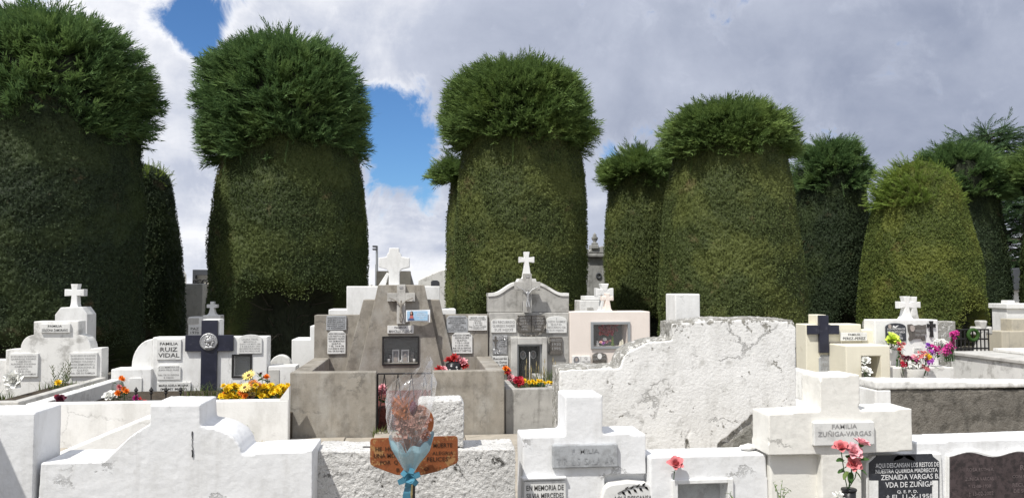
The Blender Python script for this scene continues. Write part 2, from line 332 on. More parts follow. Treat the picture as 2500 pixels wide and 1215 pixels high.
def lettering(parent, lines, x0, x1, z0, z1, y, m='letter', fill=.86):
    V, Fc = text_mesh(lines, x1-x0, z1-z0, fill=fill); mb = MB(); cx, cz = (x0+x1)/2, (z0+z1)/2
    mb.add([(cx+a, y, cz+b) for a, b in V], Fc); return mb.build('lettering', m, parent)
def outline(kind, x0, x1, z0, z1):
    w_, h = x1-x0, z1-z0; cx = (x0+x1)/2
    if kind == 'arch':
        pts = [(x0, z0), (x1, z0)]; r = h*.22
        for k in range(9): a = PI*k/8; pts.append((cx+w_/2*math.cos(a), z1-r+r*math.sin(a)))
        return pts
    if kind == 'shoulder':
        r = h*.16; return [(x0, z0), (x1, z0), (x1, z1-r), (x1-w_*.14, z1-r*.35), (x1-w_*.2, z1), (x0+w_*.2, z1), (x0+w_*.14, z1-r*.35), (x0, z1-r)]
    if kind == 'chamfer':
        r = min(w_, h)*.16; return [(x0, z0), (x1, z0), (x1, z1-r), (x1-r, z1), (x0+r, z1), (x0, z1-r)]
    return [(x0, z0), (x1, z0), (x1, z1), (x0, z1)]
def plaque(parent, x0, x1, y0, y1, Y, lines=(), m='marble', lm='letter', kind='rect', thick=.022, label=None, fill=.86, bevel=.003, inset=0):
    xm, ym = (x0+x1)/2, (y0+y1)/2
    X0, X1, Z0, Z1 = PX(x0, Y, ym), PX(x1, Y, ym), PZ(y1, Y, xm), PZ(y0, Y, xm)
    mb = MB(); mb.prism(outline(kind, X0, X1, Z0, Z1), Y-thick, Y+.012)
    o = mb.build('plaque', m, parent, label=label, bevel=bevel)
    if lines: lettering(o, lines, X0, X1, Z0, Z1, Y-thick-.0025, lm, fill)
    return o
def cross_poly(cx, z0, z1, w_, stem, flare=0.0, arm=None, bar=None, foot=0.0):
    """latin cross outline; flare widens the ends, foot widens the base"""
    h = z1-z0; arm = arm if arm is not None else z0+h*.66; bar = bar or stem; s = stem/2; b = bar/2; f = flare
    right = [(cx+s+foot, z0), (cx+s+foot*.35, z0+h*.18), (cx+s, arm-b), (cx+w_/2, arm-b-f*.5), (cx+w_/2, arm+b+f*.5), (cx+s, arm+b), (cx+s+f*.6, z1)]
    return right+[(2*cx-x, z) for x, z in right[::-1]]

# leaves, petals, flowers --------------------------------------------------------
def petal(L, W_, cup=.3, curl=.3, n=3):
    vs = []; fs = []
    for i in range(n+1):
        u = i/n; wd = W_*math.sin(PI*min(1, .12+u*.80))**.8; y = L*u; zc = curl*L*u*u
        for j in (-1, 0, 1): vs.append((j*wd/2, y, zc+(abs(j))*cup*wd))
    for i in range(n):
        for j in range(2): a = i*3+j; fs.append((a, a+1, a+4, a+3))
    return vs, fs
def flower_mesh(kind, r, mats, seed=0):
    rd = random.Random(seed); mb = MB()
    def put(pv, M): mb.add([M @ Vector(v) for v in pv[0]], pv[1])
    if kind == 'rose':
        for ring, (n, tilt, L, W_) in enumerate(((3, 84, .72, .75), (4, 72, .85, .95), (5, 56, 1.0, 1.1), (5, 34, 1.0, 1.05))):
            for k in range(n):
                put(petal(r*L, r*W_, .28, -.22 if ring > 1 else .05), Matrix.Rotation(2*PI*k/n+ring*.7+rd.uniform(-.2, .2), 4, 'Z') @ Matrix.Translation((0, r*.10*ring, 0)) @ Matrix.Rotation(R(tilt+rd.uniform(-8, 8)), 4, 'X'))
        mb.cur = 1; mb.lathe([(.04*r, -.45*r), (.30*r, -.2*r), (.42*r, .05*r)], n=7)
    elif kind == 'daisy':
        for ring, (n, tilt, L) in enumerate(((15, 8, 1.0), (12, 22, .8))):
            for k in range(n):
                put(petal(r*L, r*.30, .12, .05, 2), Matrix.Rotation(2*PI*k/n+ring*.2, 4, 'Z') @ Matrix.Rotation(R(tilt+rd.uniform(-6, 6)), 4, 'X'))
        mb.cur = 1; mb.lathe([(.32*r, 0), (.30*r, .16*r), (.12*r, .2*r)], n=10)
    elif kind == 'pom':
        for ring, (n, tilt, L) in enumerate(((9, 5, 1.0), (8, 32, .92), (7, 58, .8), (4, 80, .6))):
            for k in range(n):
                put(petal(r*L, r*.52, .2, .12, 2), Matrix.Rotation(2*PI*k/n+ring*.4+rd.uniform(-.2, .2), 4, 'Z') @ Matrix.Rotation(R(tilt+rd.uniform(-9, 9)), 4, 'X'))
    elif kind == 'cluster':                                   # a head of many small blossoms
        for q in range(13):
            a = rd.uniform(0, 2*PI); e = rd.uniform(.0, 1.2); d = Vector((math.cos(a)*math.sin(e), math.sin(a)*math.sin(e), math.cos(e)))
            M = Matrix.Translation(d*r*.72) @ d.to_track_quat('Z', 'Y').to_matrix().to_4x4()
            for k in range(5): put(petal(r*.42, r*.32, .2, .2, 2), M @ Matrix.Rotation(2*PI*k/5+a, 4, 'Z') @ Matrix.Rotation(R(25), 4, 'X'))
    return mb.mesh('flower_'+kind, mats)
FM = {}
def flower(parent, kind, mats, r, p, face=(0, -.75, .65), name='flower', jit=.35):
    key = (kind, tuple(mats), random.randint(0, 2))
    if key not in FM: FM[key] = flower_mesh(kind, 1.0, list(mats), hash(kind) % 50+key[2])
    o = bpy.data.objects.new(name, FM[key]); C.objects.link(o); o.parent = parent
    d = Vector(face)+Vector((random.uniform(-jit, jit), random.uniform(-jit, jit), random.uniform(-jit, jit)))
    o.matrix_basis = Matrix.Translation(Vector(p)-ORG[parent.name]) @ d.normalized().to_track_quat('Z', 'Y').to_matrix().to_4x4() @ Matrix.Rotation(random.uniform(0, 6), 4, 'Z') @ Matrix.Scale(r, 4)
    return o
LEAF = {}
def leaf(parent, p, d, L, m='leaf', W_=.42):
    if (m, W_) not in LEAF:
        mb = MB(); mb.add(*petal(1, W_, .18, -.25, 4)); LEAF[(m, W_)] = mb.mesh('leaf', m)
    o = bpy.data.objects.new('leaf', LEAF[(m, W_)]); C.objects.link(o); o.parent = parent
    q = Vector(d).normalized().to_track_quat('Y', 'Z')
    o.matrix_basis = Matrix.Translation(Vector(p)-ORG[parent.name]) @ q.to_matrix().to_4x4() @ Matrix.Rotation(random.uniform(-.6, .6), 4, 'Y') @ Matrix.Scale(L, 4)
    return o
def blades(mb, c, n, h, spread, wid=.006):
    for _ in range(n):
        a = random.uniform(0, 2*PI); b = Vector(c)+Vector((random.uniform(-1, 1)*spread, random.uniform(-1, 1)*spread*.6, 0)); hh = h*random.uniform(.45, 1.1)
        ln = Vector((math.cos(a), math.sin(a), 0))*hh*random.uniform(.1, .7); sd = Vector((-math.sin(a), math.cos(a), 0))*wid
        mb.add([b-sd, b+sd, b+ln*.35+Vector((0, 0, hh*.6))+sd*.7, b+ln*.35+Vector((0, 0, hh*.6))-sd*.7, b+ln+Vector((0, 0, hh*random.uniform(.75, 1)))], [(0, 1, 2, 3), (3, 2, 4)])
    return mb

# ------------------------------------------------------------------ ground
mat('gravel', (.25, .225, .185), var=.3, vs=2, dirt=(.09, .085, .06), damt=.6, dth=.5, ds=5, bump=1, bs=50, bdist=.03, fine=.4)
mb = MB(); mb.add([(-900, -60, 0), (900, -60, 0), (900, 1500, 0), (-900, 1500, 0)], [(0, 1, 2, 3)]); mb.build('ground', 'gravel', kind='structure')
mb = MB(); n = 24
for i in range(n):                                            # concrete path in slabs between the two rows
    x0 = -7+i*.62; mb.box(x0, x0+.612, 5.15, 8.58, .004, .03+.004*math.sin(i*2.3))
mb.build('path', 'concrete_cap', kind='structure', bevel=.006)

# ------------------------------------------------------------------ trees
def np_mesh(name, V, Q, mats, mi=None):
    m = bpy.data.meshes.new(name); nv, nq = len(V), len(Q); k = Q.shape[1]
    m.vertices.add(nv); m.vertices.foreach_set('co', V.astype(np.float32).ravel())
    m.loops.add(nq*k); m.loops.foreach_set('vertex_index', Q.astype(np.int32).ravel())
    m.polygons.add(nq); m.polygons.foreach_set('loop_start', np.arange(0, nq*k, k, dtype=np.int32)); m.polygons.foreach_set('loop_total', np.full(nq, k, dtype=np.int32))
    for x in mats: m.materials.append(MATS[x])
    m.update(calc_edges=True); return m
def nrm(a): return a/np.maximum(np.linalg.norm(a, axis=-1, keepdims=True), 1e-9)
def instance(TV, TQ, P, D, Nn, sc, droop=None, wid=None):
    """copies of a template (y along D, z along Nn) as plain arrays"""
    D = nrm(D); X = nrm(np.cross(D, Nn)); Z = np.cross(X, D); N = len(P)
    T = np.repeat(TV[None], N, 0).copy()
    if wid is not None: T[:, :, 0] *= wid[:, None]
    if droop is not None: T[:, :, 2] -= droop[:, None]*T[:, :, 1]**2
    T *= sc[:, None, None]
    V = P[:, None]+T[:, :, 0:1]*X[:, None]+T[:, :, 1:2]*D[:, None]+T[:, :, 2:3]*Z[:, None]
    Q = TQ[None]+(np.arange(N)*len(TV))[:, None, None]
    return V.reshape(-1, 3), Q.reshape(-1, TQ.shape[1])
def frond_template(seed, n=22, spread=.26):
    r = np.random.default_rng(seed); V = []; Q = []
    def tri(a, b, w_):
        d = b-a; s = np.cross(d, np.array([0, 0, 1.])+r.normal(0, .6, 3)); s = s/np.linalg.norm(s)*w_; k = len(V); m = a+d*.22
        V.extend([m+s, m-s, b]); Q.append([k, k+1, k+2])
    tri(np.array([0, -.2, 0.]), np.array([0, .8, 0.]), .012); tri(np.array([0, .4, 0.]), np.array([0.01, 1.08, 0.03]), .016)
    for i in range(n):
        u = .08+.86*i/(n-1); sgn = 1 if i % 2 else -1; l = spread*(1.2-u*.7)*r.uniform(.65, 1.3); a = R(r.uniform(12, 36))
        d = np.array([sgn*math.sin(a), math.cos(a), r.uniform(-.4, .4)])*l; p = np.array([0, u-.05, 0.]); tri(p, p+d, .017)
        if i % 2 == 0: p2 = p+d*.35; tri(p2, p2+np.array([sgn*.25, .9, r.uniform(-.3, .5)])*l*.7, .014)
    return np.array(V), np.array(Q)
FT = [frond_template(k) for k in range(4)]
TUFT = (np.array([[0, 0, 0], [.36, .5, .10], [0, 1, 0], [-.36, .5, .10]], float), np.array([[0, 1, 2, 3]]))
def fronds(P, D, Nn, sc, droop, r, wid=None):
    VV = []; QQ = []; off = 0; pick = r.integers(0, len(FT), len(P))
    for k in range(len(FT)):
        s = pick == k
        if not s.any(): continue
        V, Q = instance(FT[k][0], FT[k][1], P[s], D[s], Nn[s], sc[s], droop[s], None if wid is None else wid[s]); VV.append(V); QQ.append(Q+off); off += len(V)
    return np.concatenate(VV), np.concatenate(QQ)
def link(name, me, parent, label=None):
    o = bpy.data.objects.new(name, me); C.objects.link(o); o.parent = parent; ORG[o.name] = ORG[parent.name]
    if label: o['label'] = label
    return o
def clipped_tree(label, xc, Y, ytop, yneck, hn, ybase, hb, xcrown, hc, clip, frond, nleaf, nfrond, seed, zs=.9, cav=(-.5, .9), dome=False, flen=.62, cp=3.4, group='clipped cypress trees in rows', lean=0.0):
    r = np.random.default_rng(seed); x = PX(xc, Y, yneck); k = Y/F
    zt, zn, zb = PZ(ytop, Y, xc), PZ(yneck, Y, xc), PZ(ybase, Y, xc); rn, rb, rc = hn*k*.93, hb*k*.965, hc*k*.985; zt -= .13*(not dome)
    dx = PX(xcrown, Y, yneck)-x
    T = thing('cypress_tree', label, 'tree', (x, Y, 0), group)
    ph = r.uniform(0, 6.28, 8)
    def rad(z, th):
        u = np.clip((z-zb)/(zn-zb), -.6, 1.6)
        q = rb+(rn-rb)*np.where(u < 0, u*.35, u**1.12)
        q = q+.05*np.sin(PI*np.clip(u, 0, 1))*rb
        if dome:
            uu = np.clip((z-zn+.1)/(zt-zn+.1), 0, 1); q = q*np.sqrt(np.maximum(1-uu**2.2, .0004))
        lump = .6*(.022*np.sin(3*th+ph[0]+z*1.1)+.018*np.sin(5*th+ph[1]-z*2.1)+.014*np.sin(9*th+ph[2]+z*3.7)+.012*np.sin(4*th+ph[3])*np.sin(z*4.3+ph[4])+.010*np.sin(17*th+ph[5]+z*6.1))
        return q*(1+lump)
    def zlow(th):                                              # th: 0 faces the camera, positive to the right
        a = 1/(1+np.exp(-(th-cav[0])*9)); b = 1/(1+np.exp((th-cav[1])*9)); rag = .09*np.sin(7*th+ph[6])+.07*np.sin(13*th+ph[7])+.04*np.sin(29*th)
        return .2+(zs-.2)*a*b+.55*rag*(.3+a*b)
    ztop_body = zt if dome else min(zn+.55, zt-.3)
    # sheared surface: fine, uneven, hollowed underneath
    big = nleaf > 30000; nf, nb, nz = (300, 46, 190) if big else (190, 34, 120)
    th = np.concatenate([np.linspace(-2.0, 2.0, nf, endpoint=False), np.linspace(2.0, 2*PI-2.0, nb, endpoint=False)]); nt = nf+nb
    zv = np.linspace(.02, ztop_body-.02, nz); TH, ZZ = np.meshgrid(th, zv)
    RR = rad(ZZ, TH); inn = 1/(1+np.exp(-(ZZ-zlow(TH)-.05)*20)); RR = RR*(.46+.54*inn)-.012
    e1 = np.sin(23*TH+ph[1]+4*np.sin(ZZ*3+ph[2]))*np.sin(11*ZZ+ph[3]+3*np.sin(5*TH)); e2 = np.sin(41*TH+ph[4]+3*np.sin(7*ZZ))*np.sin(27*ZZ+ph[5]+2*np.sin(13*TH)); band = np.sin(9.5*ZZ+.8*np.sin(2*TH+ph[6])+1.3*np.sin(ZZ*2.3))
    RR = RR+.013*e1+.009*e2+.008*band-np.abs(r.normal(0, .024, RR.shape))*(.6+.4*inn)
    RR = np.maximum(RR, .02)
    V = np.stack([RR*np.sin(TH)+lean*ZZ, -RR*np.cos(TH), ZZ+r.normal(0, .004, ZZ.shape)], -1).reshape(-1, 3)
    ii, jj = np.meshgrid(np.arange(nz-1), np.arange(nt), indexing='ij'); j2 = (jj+1) % nt
    Q = np.stack([ii*nt+jj, ii*nt+j2, (ii+1)*nt+j2, (ii+1)*nt+jj], -1).reshape(-1, 4)
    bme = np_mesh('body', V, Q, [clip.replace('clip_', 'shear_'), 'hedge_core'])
    bme.polygons.foreach_set('material_index', (inn.reshape(-1)[Q].mean(1) < .5).astype(np.int32)); bme.update()  # below-hem faces: dead twigs, with the hollow's deep shade put into the colour
    cbody = link('sheared_body', bme, T)
    # clipped skin of small tufts
    nleaf = int(nleaf*.8); N = int(nleaf*1.5); th = r.uniform(-PI, PI, N); z = r.uniform(.1, ztop_body, N)
    keep = (z > zlow(th)-.03) & ((np.abs(th) < 2.1) | (r.random(N) < .35)); th, z = th[keep][:nleaf], z[keep][:nleaf]
    rr = rad(z, th); dz = .02; sl_ = (rad(z+dz, th)-rr)/dz
    nx = nrm(np.stack([np.sin(th), -np.cos(th), -sl_], -1)); tz = nrm(np.stack([np.sin(th)*sl_, -np.cos(th)*sl_, np.ones_like(z)], -1))
    depth = r.uniform(-.022, .006, len(z)); P = np.stack([rr*np.sin(th)+lean*z, -rr*np.cos(th), z], -1)+nx*depth[:, None]
    D = nrm(nx*r.uniform(.15, .8, (len(z), 1))+tz*r.uniform(-.5, .7, (len(z), 1))+r.normal(0, .5, (len(z), 3)))
    sc = r.uniform(.016, .036, len(z))*(Y/15)
    V, Q = instance(TUFT[0], TUFT[1], P, D, nrm(nx+np.array([-.15, 0, .35])+r.normal(0, .42, (len(z), 3))), sc)
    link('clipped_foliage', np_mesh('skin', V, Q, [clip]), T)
    # trunk and bare inner twigs
    m2 = MB(); m2.tube([(0, 0, 0), (.03, 0, .8), (-.02, 0, 2.0), (0, 0, zn+.3)], [rb*.17, rb*.13, rb*.11, rb*.06], 9); m2.build('trunk', 'bark', None) if False else None
    o = bpy.data.objects.new('trunk', m2.mesh('trunk', 'bark')); C.objects.link(o); o.parent = T; ORG[o.name] = ORG[T.name]
    if zs > .6:
        m3 = MB(); rd = random.Random(seed)
        for q in range(46):
            a = rd.uniform(cav[0]-.1, cav[1]+.1); z0 = rd.uniform(.3, zs+.1); L = rb*rd.uniform(.55, .93); p0 = Vector((math.sin(a)*rb*.3, -math.cos(a)*rb*.3, z0-.1))
            p2 = Vector((math.sin(a+rd.uniform(-.3, .3))*L, -math.cos(a)*L, z0+rd.uniform(-.15, .22))); pm = (p0+p2)/2+Vector((0, 0, rd.uniform(-.08, .1)))
            m3.tube([p0, pm, p2], [.013, .009, .004], 4)
        o = bpy.data.objects.new('dead_twigs', m3.mesh('dead_twigs', 'twig')); C.objects.link(o); o.parent = T; ORG[o.name] = ORG[T.name]
    # crown
    N = nfrond
    if dome:
        th = r.uniform(-PI, PI, N); u = r.beta(1.2, 1.5, N); z = zn-.12+(zt-zn+.08)*u; rr = rad(z, th)
        left = .5+.5*np.cos(th+1.3)
        P = np.stack([rr*np.sin(th)*.93, -rr*np.cos(th)*.93, z-.03], -1); nx = nrm(np.stack([np.sin(th), -np.cos(th), .25+1.3*u], -1))
        kp = r.random(N) < (.25+.75*u)+.5*(left > .75); P, nx, left, u = P[kp], nx[kp], left[kp], u[kp]; N = len(P)
        D = nrm(nx+r.normal(0, .35, (N, 3))+np.array([-.35, -.1, .1])); sc = flen*r.uniform(.25, .6, N)*(1+.9*(left > .8)); dr = r.uniform(.0, .3, N)
    else:
        zc0 = zn-.12; h = zt-zc0; K = max(90, N//13)
        cu = r.beta(.95, 1.0, K); ct = r.uniform(-PI, PI, K); ctop = r.random(K) < .20; coff = r.uniform(-.24, .04, K); ctan = r.normal(0, .30, K); cup = r.normal(.07, .15, K); crad = np.sqrt(r.random(K))*.92
        ci = r.integers(0, K, N); th = ct[ci]+r.normal(0, .065, N); u = np.clip(cu[ci]+r.normal(0, .032, N), 0, 1); top = ctop[ci]; th = (th+PI) % (2*PI)-PI
        back = (np.abs(th) > 2.0) & (r.random(N) > .30); ci, u, th, top = ci[~back], u[~back], th[~back], top[~back]; N = len(u)
        capr = np.where(u < .10, .92+.08*(u/.10)**.5, np.power(np.maximum(1-np.clip((u-.10)/.90, 0, 1)**cp, .0), 1/2.3))
        capr = np.where(top, np.clip(crad[ci]+r.normal(0, .05, N), 0, .95), capr); u = np.where(top, .95*np.power(np.maximum(1-capr**3.6, 0), 1/cp)+.02, u)
        wob = 1+.03*np.sin(3*th+ph[0])+.03*np.sin(6*th+ph[2]+u*5)
        ragb = .07*np.sin(5*th+ph[1])+.06*np.sin(9*th+ph[5])
        fl = 1.12*flen*r.uniform(.55, 1.15, N); fl = fl*np.where(r.random(N) < .10, 1.38, 1); fl = fl*np.where(top, .66, 1-.28*np.clip((u-.55)/.45, 0, 1))
        R0 = np.maximum(rc*capr*wob-fl*.86+coff[ci]*np.where(top, 0, 1), .02); cz = np.clip((u-.25)/.75, 0, 1)
        z = zc0+.20+(h-.20-.36*flen)*u+ragb*(1-u)+np.where(top, coff[ci]*.7, 0)
        P = np.stack([R0*np.sin(th)+dx*np.clip(.4+u, 0, 1), -R0*np.cos(th), z], -1)
        nx = nrm(np.stack([np.sin(th)*(1.05-cz**2*.35), -np.cos(th)*(1.05-cz**2*.35), -.06+.14*u+.42*cz**3], -1))
        D = nrm(nx+np.stack([np.cos(th), np.sin(th), np.zeros(N)], -1)*(ctan[ci]+r.normal(0, .16, N))[:, None]+np.array([0, 0, 1.])*cup[ci][:, None]+r.normal(0, .11, (N, 3)))
        sc = fl; dr = r.uniform(-.25, .12, N)
    V, Q = fronds(P, D, nrm(nx*.55+np.array([-.2, -.35, 1.])+r.normal(0, .45, (N, 3))), sc, dr, r, r.uniform(.8, 1.3, N))
    if not dome:                                               # drooping strands under the overhang
        M = max(2, nfrond//1500); th = r.uniform(-1.9, 1.9, M); rr = rad(np.full(M, zn-.05), th)*1.0
        P = np.stack([rr*np.sin(th), -rr*np.cos(th), zn+r.uniform(-.12, .25, M)], -1); D = nrm(np.stack([np.sin(th)*.16, -np.cos(th)*.16, -np.ones(M)], -1)+r.normal(0, .1, (M, 3)))
        V2, Q2 = fronds(P, D, nrm(np.stack([np.sin(th), -np.cos(th), np.zeros(M)], -1)), r.uniform(.2, .5, M), np.zeros(M), r, np.full(M, .4)); Q = np.concatenate([Q, Q2+len(V)]); V = np.concatenate([V, V2])
    cr_ = link('crown', np_mesh('crown', V, Q, [frond]), T)
    if not dome:
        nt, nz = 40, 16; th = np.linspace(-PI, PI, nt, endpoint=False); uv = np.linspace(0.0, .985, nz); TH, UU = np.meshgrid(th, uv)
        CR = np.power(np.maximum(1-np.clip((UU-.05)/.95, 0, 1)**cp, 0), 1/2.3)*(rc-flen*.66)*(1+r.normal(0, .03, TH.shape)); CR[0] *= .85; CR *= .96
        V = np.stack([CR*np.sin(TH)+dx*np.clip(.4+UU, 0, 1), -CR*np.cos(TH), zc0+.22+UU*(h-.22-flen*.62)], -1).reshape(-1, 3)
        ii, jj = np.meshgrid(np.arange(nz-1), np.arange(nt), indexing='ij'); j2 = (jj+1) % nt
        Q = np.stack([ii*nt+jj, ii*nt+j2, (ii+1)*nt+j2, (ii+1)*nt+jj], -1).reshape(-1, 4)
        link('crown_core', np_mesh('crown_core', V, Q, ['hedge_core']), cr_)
    return T
Q_ = 1.0
clipped_tree('huge dark clipped cypress at the left edge, cut off by the frame', 118, 13.2, 18, 350, 207, 720, 216, 118, 235, 'clip_deep', 'frond_deep', 42000, 5600, 1, zs=.75, cav=(-1.2, 1.5), flen=.62, cp=4.0)
clipped_tree('narrow dark cypress without shaggy cap half hidden behind the leftmost tree', 333, 17.5, 400, 440, 82, 720, 112, 333, 90, 'clip_deep', 'frond_gold', 20000, 500, 2, dome=True, flen=.45)
clipped_tree('tall clipped cypress with shaggy cap behind the black cross and yellow flowers', 706, 15, 85, 385, 166, 690, 190, 690, 208, 'clip_mid', 'frond_deep', 46000, 6200, 3, zs=1.5, cav=(-.62, 1.25), lean=.012, cp=5.0)
clipped_tree('tall clipped cypress with shaggy cap behind the grey tomb with curved pediment', 1272, 16.5, 140, 372, 156, 690, 166, 1266, 196, 'clip_olive', 'frond_mid', 46000, 5600, 4, zs=1.35, cav=(-.95, -.1), flen=.66)
clipped_tree('cypress with low cap peeping out left of the tall one above the curved pediment', 1190, 21, 378, 448, 98, 690, 104, 1160, 126, 'clip_olive', 'frond_mid', 12000, 1500, 5)
clipped_tree('smaller capped cypress behind the pink tomb, left of the broad one', 1568, 20, 358, 462, 90, 690, 97, 1566, 118, 'clip_olive', 'frond_mid', 22000, 2600, 6)
clipped_tree('broad clipped cypress with shaggy cap behind the cracked white wall', 1780, 16, 240, 390, 152, 780, 186, 1774, 180, 'clip_olive', 'frond_mid', 46000, 4800, 7, zs=.5, flen=.60)
clipped_tree('dark capped cypress between the broad one and the golden one', 2026, 20, 332, 470, 92, 750, 98, 2026, 112, 'clip_deep', 'frond_deep', 24000, 2600, 8)
clipped_tree('golden green dome shaped cypress with a thin bright tuft on top', 2243, 17.5, 395, 500, 116, 750, 154, 2243, 110, 'clip_gold', 'frond_gold', 44000, 1500, 9, zs=1.15, cav=(.0, .95), dome=True, flen=.40)
clipped_tree('dark capped cypress rising behind the golden dome shaped one', 2352, 21, 342, 490, 88, 780, 110, 2336, 138, 'clip_deep', 'frond_deep', 22000, 2800, 10)
clipped_tree('capped cypress at the right edge, cut off by the frame', 2600, 19.5, 325, 480, 100, 780, 112, 2590, 142, 'clip_mid', 'frond_mid', 8000, 2000, 11)

def loose_tree(label, xc, Y, ytop, spread, seed, n=70):
    x = PX(xc, Y, 500); zt = PZ(ytop, Y, xc); r = np.random.default_rng(seed); rd = random.Random(seed)
    T = thing('conifer_tree', label, 'tree', (x, Y, 0)); m = MB(); m.tube([(0, 0, 0), (.1, 0, zt*.5), (0, 0, zt*.97)], [.28, .18, .03], 8)
    P = []; D = []; sc = []
    for i in range(n):
        z = zt*(.03+.95*i/n); L = spread*(1.05-.75*(i/n))*rd.uniform(.6, 1.2); a = i*2.4+rd.uniform(-.4, .4)
        p0 = Vector((0, 0, z)); d = Vector((math.cos(a), math.sin(a), .12)); p1 = p0+d*L*.5+Vector((0, 0, .1*L)); p2 = p0+d*L+Vector((0, 0, -.08*L+.2*L*rd.random()))
        m.tube([p0, p1, p2], [.05, .03, .008], 4)
        for k in range(17):
            u = rd.uniform(.03, 1.0); q = p0.lerp(p1, u*2) if u < .5 else p1.lerp(p2, u*2-1)
            P.append(q); D.append(Vector(d)+Vector((rd.gauss(0, .55), rd.gauss(0, .55), rd.gauss(.05, .25)))); sc.append(rd.uniform(.55, 1.1))
    N = len(P); P = np.array([tuple(q) for q in P]); D = nrm(np.array([tuple(q) for q in D]))
    V, Q = fronds(P, D, nrm(np.array([0, 0, 1.])+r.normal(0, .3, (N, 3))), np.array(sc), r.uniform(.0, .3, N), r)
    link('crown', np_mesh('crown', V, Q, ['frond_dark']), T); o = link('trunk', m.mesh('trunk', 'bark'), T)
loose_tree('loose untrimmed dark conifer behind the capped trees at the far right', 2420, 29, 318, 3.0, 21, 150)
loose_tree('second untrimmed dark conifer at the right edge of the picture', 2590, 27, 300, 2.8, 22, 140)
loose_tree('thin dark conifer seen in the gap left of the golden dome tree', 2110, 33, 500, 1.1, 23, 50)

# ================================================================== FRONT ROW
def base(px, Y): return (PX(px, Y), Y, 0)
FINE = (.010, .0032, .035, .014, .5)
def foot(pts, Y, x0, x1): return pp(pts, Y)+[(PX(x1, Y), -.02), (PX(x0, Y), -.02)]

# neighbouring tomb left of the frame, whose roof edge throws the slanting shadow on the white block
T = thing('family_tomb', 'white painted tomb just outside the left edge, casting the slanting shadow', 'tomb', (-3.9, 3.1, 0))
mb = MB(); mb.box(-3.9, -2.68, 2.4, 4.25, -.02, 1.55); mb.build('wall', 'white', T, bevel=.012)
mb = MB(); mb.box(-3.95, -2.63, 2.35, 4.35, 1.552, 1.66); mb.build('roof_slab', 'white_worn', T, bevel=.012)

Y = 4.58
mb = MB(); tombbox(mb, -90, 89, 1007, Y, .32)
mb.build('tomb_pillar', 'white_front', loc=base(20, Y), label='thick white painted block at the lower left corner', cat='tomb pillar', rough=FINE)

Y = 4.6
T = thing('headstone', 'white painted headstone with square top and curved shoulders, no plaque, lower left', 'headstone', base(430, Y))
out = [(97, 1128), (255, 1126)]
for k in range(9): a = k/8; out.append((258+107*a, 1122-87*(a**1.0)-10*math.sin(PI*a)))
out += [(365, 986), (490, 986), (490, 1041)]
for k in range(1, 10): a = PI/2*k/9; out.append((490+100*math.sin(a), 1041+66*(1-math.cos(a))))
out += [(592, 1108), (765, 1098)]
mb = MB(); mb.prism(foot(out, Y, 97, 765), Y, Y+.36); mb.build('slab', 'white_front', T, rough=FINE)
mb = MB()
pts = [at(470, 1052+i*9, Y-.004) for i in range(8)]
for i in range(7): mb.tube([pts[i]+Vector((random.uniform(-.004, .004), 0, 0)), pts[i+1]+Vector((random.uniform(-.004, .004), 0, 0))], random.uniform(.0015, .0045), 4)
mb.build('crack', 'dark_void', T)
# low wedge shaped grave cover behind it
mb = MB(); Yw = 6.6
mb.prism([tuple(at(px, py, Yw).xz) for px, py in ((60, 1140), (355, 1018), (372, 1018), (520, 1140))], Yw, Yw+.5)
mb.build('grave_cover', 'white', loc=base(300, Yw), label='sloping white grave cover behind the plain headstone with curved shoulders', cat='grave cover', bevel=.015)

Y = 4.8
T = thing('stucco_wall', 'rough white stucco tomb wall behind the rusty sign and wrapped bouquet', 'wall', base(1000, Y))
mb = MB(); mb.prism(foot([(772, 1098), (860, 1102), (1000, 1100), (1259, 1094)], Y, 772, 1259), Y, Y+.30); mb.build('wall', 'stucco', T, rough=(.0075, .016, .018, .02, .3))
mb = MB(); mb.prism(pp([(1022, 1096), (1022, 984), (1030, 979), (1126, 977), (1133, 986), (1133, 1092)], Y+.012), Y+.012, Y+.24); mb.build('pillar_block', 'stucco', T, rough=(.0075, .015, .018, .015, .2))

# cross shaped tomb with worn plaque
Y = 5.0
T = thing('cross_tomb', 'thick white cross shaped tomb with a worn grey name plaque', 'tomb', base(1420, Y))
out = [(1275, 1068), (1380, 1062), (1380, 966), (1472, 964), (1472, 1060), (1577, 1058), (1578, 1156), (1477, 1159)]
mb = MB(); mb.prism(foot(out, Y, 1276, 1477), Y, Y+.30); mb.build('cross', 'white_front', T, rough=FINE)
mb = MB(); mb.box(PX(1478, Y), PX(1580, Y), Y+.06, Y+.3, -.02, PZ(1158, Y, 1530)); mb.build('wing', 'white_front', T, bevel=.012)
plaque(T, 1347, 1506, 1082, 1139, Y, [("F  MILIA", .72), "T R  L S  SALA  AR"], 'marble_grey', 'letter_worn', 'rect', .03, bevel=.008)
plaque(T, 1278, 1381, 1172, 1262, Y, ["EN MEMORIA DE", "SILVIA MERCEDES", "Q.E.P.D.", ""], 'marble', 'letter', 'rect', .02, bevel=.006)
mb = MB(); pbox(mb, 1274, 1384, 1164, 1171, Y-.035, .06); mb.build('plaque_ledge', 'white_front', T, bevel=.008)
Yp = Y-.03
X = [(1466, 1300), (1466, 1216), (1476, 1188), (1490, 1180), (1535, 1174), (1578, 1178), (1596, 1188), (1606, 1205), (1622, 1216), (1624, 1300)]
mb = MB(); mb.prism(pp(X, Yp), Yp-.015, Yp+.07); pq = mb.build('plaque', 'marble', T, label='white shouldered plaque with an engraved branch', bevel=.01)
lettering(pq, ["AQUI DESCANSAN"], PX(1488, Yp), PX(1602, Yp), PZ(1226, Yp, 1540), PZ(1203, Yp, 1540), Yp-.018)
mb = MB()
